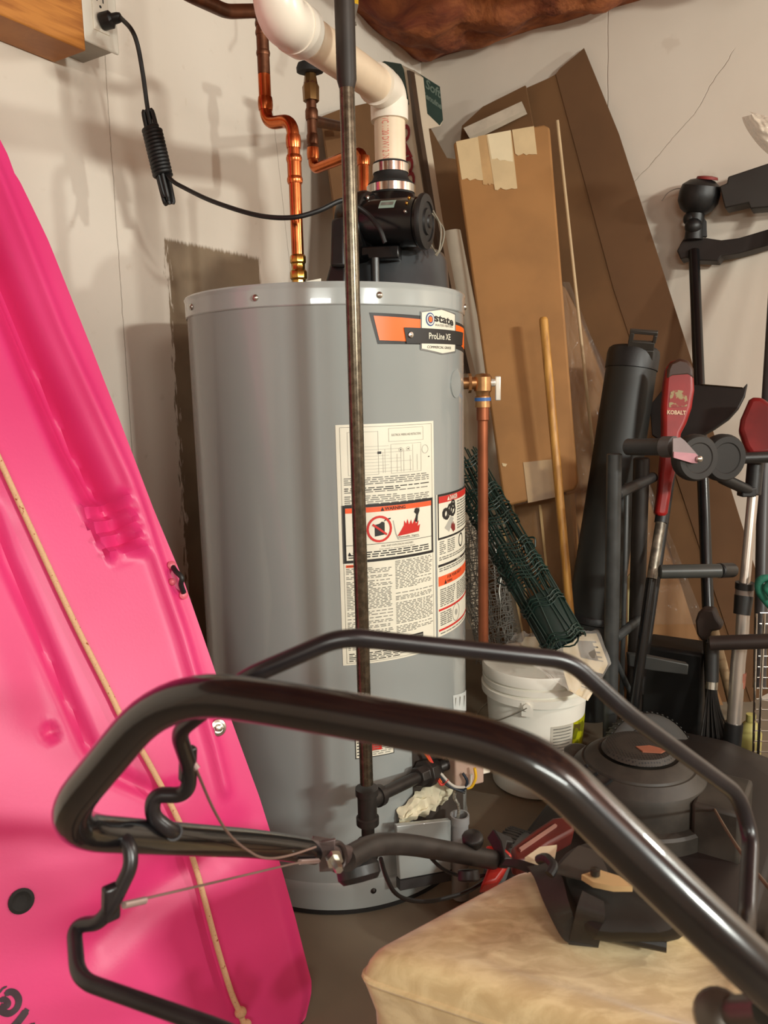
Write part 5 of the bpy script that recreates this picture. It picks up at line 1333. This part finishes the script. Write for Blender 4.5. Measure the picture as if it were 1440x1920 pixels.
# red rear housing
b = MB(); PR = plane3(atz(960, 1590, 1.12), atz(1055, 1530, 1.2), atz(985, 1612, 1.10))
slab(b, PR, [(958, 1588), (1000, 1556), (1036, 1532), (1075, 1528), (1078, 1556), (1030, 1582), (986, 1614), (966, 1612)], .03)
rh_ = b.build('rear_housing', mat('mower_red', (84, 22, 16), .45, var=.2, ns=12), mow, bevel=.005)
b = MB(); slab(b, PR, [(972, 1594), (1040, 1548), (1044, 1551), (976, 1598)], .004, lift=.004); b.build('highlight_line', mat('painted_highlight', (150, 110, 98), .4), rh_)  # highlight along the red plate, painted as a pale line
b = MB(); PR2 = plane3(atz(912, 1583, 1.08), atz(945, 1585, 1.08), atz(905, 1655, 1.04)); slab(b, PR2, [(911, 1583), (944, 1586), (962, 1602), (948, 1630), (932, 1652), (902, 1660), (914, 1630), (921, 1606)], .03)
b.build('handle_bracket', mat('bracket_red', (176, 40, 32), .38, var=.12), mow, bevel=.004)
b = MB(); PR3 = plane3(atz(925, 1555, 1.08), atz(965, 1575, 1.08), atz(950, 1600, 1.05)); slab(b, PR3, [(924, 1553), (944, 1563), (960, 1569), (964, 1580), (952, 1578), (948, 1596), (964, 1612), (946, 1610), (938, 1576)], .02); b.build('lever_catch', black_plastic, mow, bevel=.002)
# handle
def tubez(nm, pts, rr, m, fil, par=None, seg=20, n=9):
    b = MB(); P = rounded([atz(*p) for p in pts], fil, n); b.tube(P, rr, seg); return b.build(nm, m, par or mow)
hm_ = mat('handle_black', (13, 12, 14), .24, var=.2, ns=40, coat=.8)
upr = tubez('upper_handle', [(590, 1597, .80), (486, 1582, .72), (300, 1571, .585), (92, 1556, .50), (314, 1290, .45), (583, 1328, .422), (905, 1388, .392), (1030, 1440, .378), (1260, 1668, .365), (1400, 1801, .36), (1620, 2010, .37)], .0125, hm_, .05, seg=28)
pe_ = atz(1620, 2010, .37)
b = MB(); b.tube(rounded([pe_, V((.50, .62, .5)), RA + ms * .22 + V((.02, .0, .14))], .05), .0125, 16); b.build('lower_handle', hm_, mow)
lower = tubez('lower_handle', [(648, 1612, .84), (700, 1582, .90), (760, 1582, .95), (845, 1597, 1.01), (925, 1612, 1.06)], .0128, mat('handle_dusty', (44, 39, 36), .5, var=.3, ns=25), .05)
b = MB(); b.tube([atz(560, 1592, .78), atz(610, 1596, .80), atz(650, 1606, .84)], [.0125, .011, .0118], 14, ry=.55)
b.prism([atz(597, 1580, .79), atz(629, 1574, .79), atz(627, 1634, .79), atz(599, 1636, .79)], V((0, .004, 0)))
b.prism([atz(585, 1576, .79), atz(620, 1582, .79), atz(620, 1588, .79), atz(585, 1584, .79)], V((0, .01, 0)))
brk = b.build('hinge_plate', mat('hinge_grey', (98, 84, 82), .4, metal=.5, var=.3, ns=30), mow, bevel=.001)
b = MB(); c = atz(625, 1608, .785); ax = V((.35, -.9, -.1)).normalized(); b.lathe([(.009, 0), (.009, .006), (.0052, .006), (.0052, .018), (.004, .02), (0, .02)], c, ax, 6); b.build('hinge_bolt', steel, brk)
b = MB(); b.tube([atz(632 + 15 * math.cos(a), 1606 + 26 * math.sin(a), .81 + .01 * math.cos(a)) for a in [2 * PI * k / 20 for k in range(20)]], .0028, 8, closed=True); b.build('retaining_ring', mat('ring_iron', (70, 60, 58), .4, metal=.5), brk)
b = MB(); b.lathe([(0, -.012), (.02, -.011), (.025, -.004), (.025, .006), (.02, .012), (0, .013)], atz(672, 1632, .88), V((.2, -.5, -.8)), 24); b.build('lock_knob', black_plastic, mow)
b = MB(); b.lathe([(.014, 0), (.015, .012), (.010, .016), (0, .017)], atz(886, 1582, 1.04), V((0, -.2, 1)), 12); b.lathe([(.014, 0), (.015, .014), (0, .016)], atz(878, 1630, 1.02), V((0, -.6, -1)), 12); b.build('wing_nut', black_plastic, mow, bevel=.002)
# control bars
zig = mat('bar_black', (30, 26, 28), .3, var=.2, ns=40)
tubez('control_bar', [(330, 1560, .585), (318, 1556, .575), (284, 1530, .57), (288, 1490, .57), (352, 1491, .57), (356, 1440, .565), (333, 1372, .53), (462, 1270, .475), (640, 1193, .47), (1068, 1238, .50), (1180, 1340, .51), (1385, 1490, .56), (1408, 1570, .56), (1400, 1730, .50), (1392, 1800, .42)], .0058, zig, .014, seg=14)
tubez('control_bar', [(196, 1566, .55), (240, 1574, .54), (248, 1620, .535), (212, 1694, .53), (188, 1730, .53), (138, 1735, .54), (146, 1836, .50), (420, 1932, .46), (700, 2060, .44)], .0052, zig, .014, seg=14)
for x, y, z in ((326, 1560, .575), (210, 1568, .54)):
    b = MB(); b.lathe([(.0065, -.004), (.0065, .002)], atz(x, y, z + .006), ray(x, y) * -1, 16); b.build('bar_bushing', mat('bushing', (30, 24, 26), .4), mow)
for a_, z in (((352, 1432), .565), ((208, 1692), .53)):
    b = MB(); b.box(atz(*a_, z), .012, .008, .026, frame(V((.1, 0, 1)))); b.build('cable_tab', zig, mow, bevel=.002)
cabm = mat('steel_cable', (136, 112, 104), .4, metal=.5)
tubez('control_cable', [(366, 1438, .56), (400, 1520, .59), (436, 1576, .635), (492, 1612, .685), (540, 1606, .725), (592, 1588, .765)], .0011, cabm, .05, seg=8)
tubez('control_cable', [(232, 1694, .53), (400, 1655, .62), (560, 1617, .75), (600, 1614, .78)], .0010, cabm, .02, seg=8)
for p, q in (((232, 1697, .528), (272, 1688, .545)), ((362, 1432, .56), (370, 1442, .56)), ((562, 1616, .755), (596, 1614, .78))):
    MB().tube([atz(*p), atz(*q)], .0026, 10).build('cable_end', mat('cable_ferrule', (170, 150, 146), .35, metal=.6), mow)
tubez('throttle_cable', [(714, 1610, .93), (722, 1640, .95), (742, 1682, .98), (800, 1694, 1.02), (880, 1672, 1.06), (925, 1640, 1.08)], .0028, black_cord, .04, seg=8)
tubez('throttle_cable', [(800, 1600, 1.0), (830, 1632, 1.02), (880, 1648, 1.05), (910, 1640, 1.06)], .0024, black_cord, .03, seg=8)
b = MB(); c = atz(1350, 1905, .40); b.lathe([(.012, -.01), (.0135, .0), (.012, .012), (.006, .016), (0, .016)], c, ray(1350, 1905) * -1, 20); b.tube([c, atz(1440, 1900, .37)], .009, 12); b.build('bar_pivot', mat('pivot_grey', (84, 78, 70), .35, metal=.4), mow)

# ================================================================== ottoman and the bag on it
OZ = .42
oc = [onz(x, y, OZ) for x, y in ((676, 1782), (992, 1614), (1480, 1775), (1560, 2060))]
cen = sum(oc, V()) / 4
def rring(ins, z):
    q = [p + (cen - p).normalized() * ins for p in oc]; P = []
    n = 4
    for i in range(n):
        a, b_, c = q[i - 1], q[i], q[(i + 1) % n]; u, w_ = (a - b_).normalized(), (c - b_).normalized(); rr = .028
        for k in range(7):
            t = k / 6; P.append((b_ + u * rr) * (1 - t) ** 2 + b_ * 2 * t * (1 - t) + (b_ + w_ * rr) * t * t)
        e0, e1 = b_ + w_ * rr, c + (b_ - c).normalized() * rr
        for k in range(1, 12): P.append(e0.lerp(e1, k / 12))
    return [V((p.x, p.y, z)) for p in P]
fab = NT('beige_suede'); co = fab.coord('Object'); n1 = fab.noise(fab.coord('Object', (1, 2.2, 1)), 26, 4, .6, .5); n2 = fab.noise(co, 9, 3)
fab.put(fab.b.inputs['Base Color'], fab.mix(fab.step(n1, .35, .7), fab.mix(fab.step(n2, .3, .7), rgb(176, 150, 104), rgb(192, 166, 120)), rgb(212, 190, 144)))
fab.b.inputs['Roughness'].default_value = .85; fab.b.inputs['Sheen Weight'].default_value = .4; fab.bump(fab.noise(co, 600, 2), .2, .001)
b = MB(); rings = [(.03, .05), (.014, .06), (.008, .2), (.002, OZ - .07), (-.006, OZ - .045), (-.010, OZ - .034), (-.008, OZ - .026), (-.004, OZ - .016), (.002, OZ - .008), (.012, OZ - .002), (.03, OZ + .001), (.06, OZ + .002)]
vs = []
for ins, z in rings: vs += rring(ins, z)
n = len(rring(0, 0))
for s in [1 - .08 * k for k in range(1, 13)]:
    for p in rring(.06, OZ): 
        q = cen + (p - cen) * max(s, .02)
        sag = -.010 * math.exp(-((q - onz(1250, 1800, OZ)).length / .09) ** 2) + .004 * noise.noise(q * 18)
        vs.append(V((q.x, q.y, OZ + .002 + sag * min(1, (1 - s) * 6))))
rw = len(vs) // n
fs = [(i * n + k, i * n + (k + 1) % n, (i + 1) * n + (k + 1) % n, (i + 1) * n + k) for i in range(rw - 1) for k in range(n)] + [tuple(range(n - 1, -1, -1)), tuple((rw - 1) * n + k for k in range(n))]
b.add(vs, fs); ot = thing('ottoman', 'beige fabric ottoman in the lower right foreground under the mower handle', 'ottoman', V((cen.x, cen.y, 0)))
b.build('cushion', fab.m, ot, sharp=60)
b = MB(); P_ = rring(-.0085, OZ - .03); b.tube(P_, .0035, 8, closed=True); b.build('piping', fab.m, ot)
for p in rring(.05, 0)[2::18]:
    b = MB(); b.lathe([(.014, 0), (.018, .052)], V((p.x, p.y, 0)), seg=14); b.build('leg', mat('dark_wood', (50, 34, 24), .5), ot)
# black nylon bag
ZT2 = OZ + .006
ny = mat('black_nylon', (44, 41, 37), .7, var=.15, ns=30, bump=.2)
nbag = thing('nylon_bag', 'crumpled black nylon bag with a strap lying on the beige ottoman', 'bag', onz(1130, 1700, OZ))
def bagq(x, y, h): return onplane(x, y, V((0, 0, OZ + h)), V((0, 0, 1)))
b = MB(); pol = [(1036, 1636), (1062, 1600), (1098, 1583), (1128, 1582), (1170, 1620), (1215, 1655), (1262, 1690), (1300, 1722), (1290, 1752), (1252, 1772), (1180, 1762), (1108, 1772), (1082, 1730), (1052, 1680)]
lay = [(1.0, .004), (1.03, .012), (1.0, .030), (.88, .044), (.6, .050), (.25, .046)]
cxy = (1165, 1680); vs = []
for s, h in lay:
    for i, (x, y) in enumerate(pol):
        vs.append(bagq(cxy[0] + (x - cxy[0]) * s, cxy[1] + (y - cxy[1]) * s - h * 500 * .25, h + .006 * noise.noise(V((i * .8, h * 60, 0)))))
n = len(pol)
b.add(vs, [(i * n + k, i * n + (k + 1) % n, (i + 1) * n + (k + 1) % n, (i + 1) * n + k) for i in range(len(lay) - 1) for k in range(n)] + [tuple(range(n - 1, -1, -1)), tuple((len(lay) - 1) * n + k for k in range(n))])
b.build('pouch', mat('nylon_dark', (30, 27, 22), .7, var=.15), nbag, sub=1)
def ribbon(nm, L, Rr, m, t=.002):
    b = MB(); A_ = spline([bagq(*p) for p in L], 8); B_ = spline([bagq(*p) for p in Rr], 8); vs = []
    for p, q in zip(A_, B_): vs += [p, q, q - V((0, 0, t)), p - V((0, 0, t))]
    k = len(A_); fs = [(4 * i + j, 4 * i + (j + 1) % 4, 4 * i + 4 + (j + 1) % 4, 4 * i + 4 + j) for i in range(k - 1) for j in range(4)] + [(3, 2, 1, 0), (4 * k - 4, 4 * k - 3, 4 * k - 2, 4 * k - 1)]
    b.add(vs, fs); return b.build(nm, m, nbag, sharp=50)
ribbon('strap', [(982, 1618, .012), (1000, 1640, .028), (1020, 1690, .03), (1050, 1750, .012), (1070, 1768, .008)], [(1030, 1616, .014), (1052, 1640, .05), (1066, 1690, .05), (1080, 1726, .03), (1112, 1773, .008)], ny)
ribbon('strap', [(1066, 1768, .006), (1074, 1735, .03), (1082, 1700, .055), (1092, 1670, .06)], [(1122, 1774, .007), (1128, 1745, .035), (1134, 1715, .058), (1132, 1690, .06)], ny)
ribbon('flap', [(1038, 1634, .055), (1060, 1610, .06), (1085, 1585, .06)], [(1112, 1654, .062), (1140, 1640, .066), (1122, 1596, .064)], mat('nylon_grey', (62, 58, 52), .6, var=.1))
ribbon('strap', [(940, 1622, .010), (965, 1625, .014), (990, 1634, .014)], [(950, 1610, .016), (975, 1612, .02), (1002, 1620, .02)], black_plastic)
b = MB(); b.prism([bagq(x, y, .06) for x, y in ((1090, 1650), (1122, 1640), (1160, 1652), (1186, 1672), (1150, 1672), (1112, 1664))], V((0, 0, .006))); b.build('paper_insert', mat('tan_paper', (186, 154, 108), .6, var=.1), nbag)
b = MB(); b.prism([bagq(x, y, .045) for x, y in ((984, 1614), (1012, 1594), (1044, 1590), (1040, 1612), (1008, 1622))], V((0, 0, .004))); b.build('paper_insert', mat('white_paper', (212, 198, 168), .6), nbag)
b = MB(); b.tube(rounded([bagq(1010, 1612, .055), bagq(1024, 1606, .065), bagq(1040, 1624, .065), bagq(1030, 1640, .06)], .008), .005, 10); b.build('buckle', black_plastic, nbag)
b = MB(); b.lathe([(.005, 0), (.005, .006), (0, .007)], bagq(1116, 1640, .068), V((0, 0, 1)), 12); b.build('snap', mat('dark_snap', (70, 66, 60), .3, metal=.6), nbag)
b = MB(); b.tube([bagq(1120, 1745, .012), bagq(1250, 1772, .012)], .007, 10); b.build('bag_rod', black_plastic, nbag)
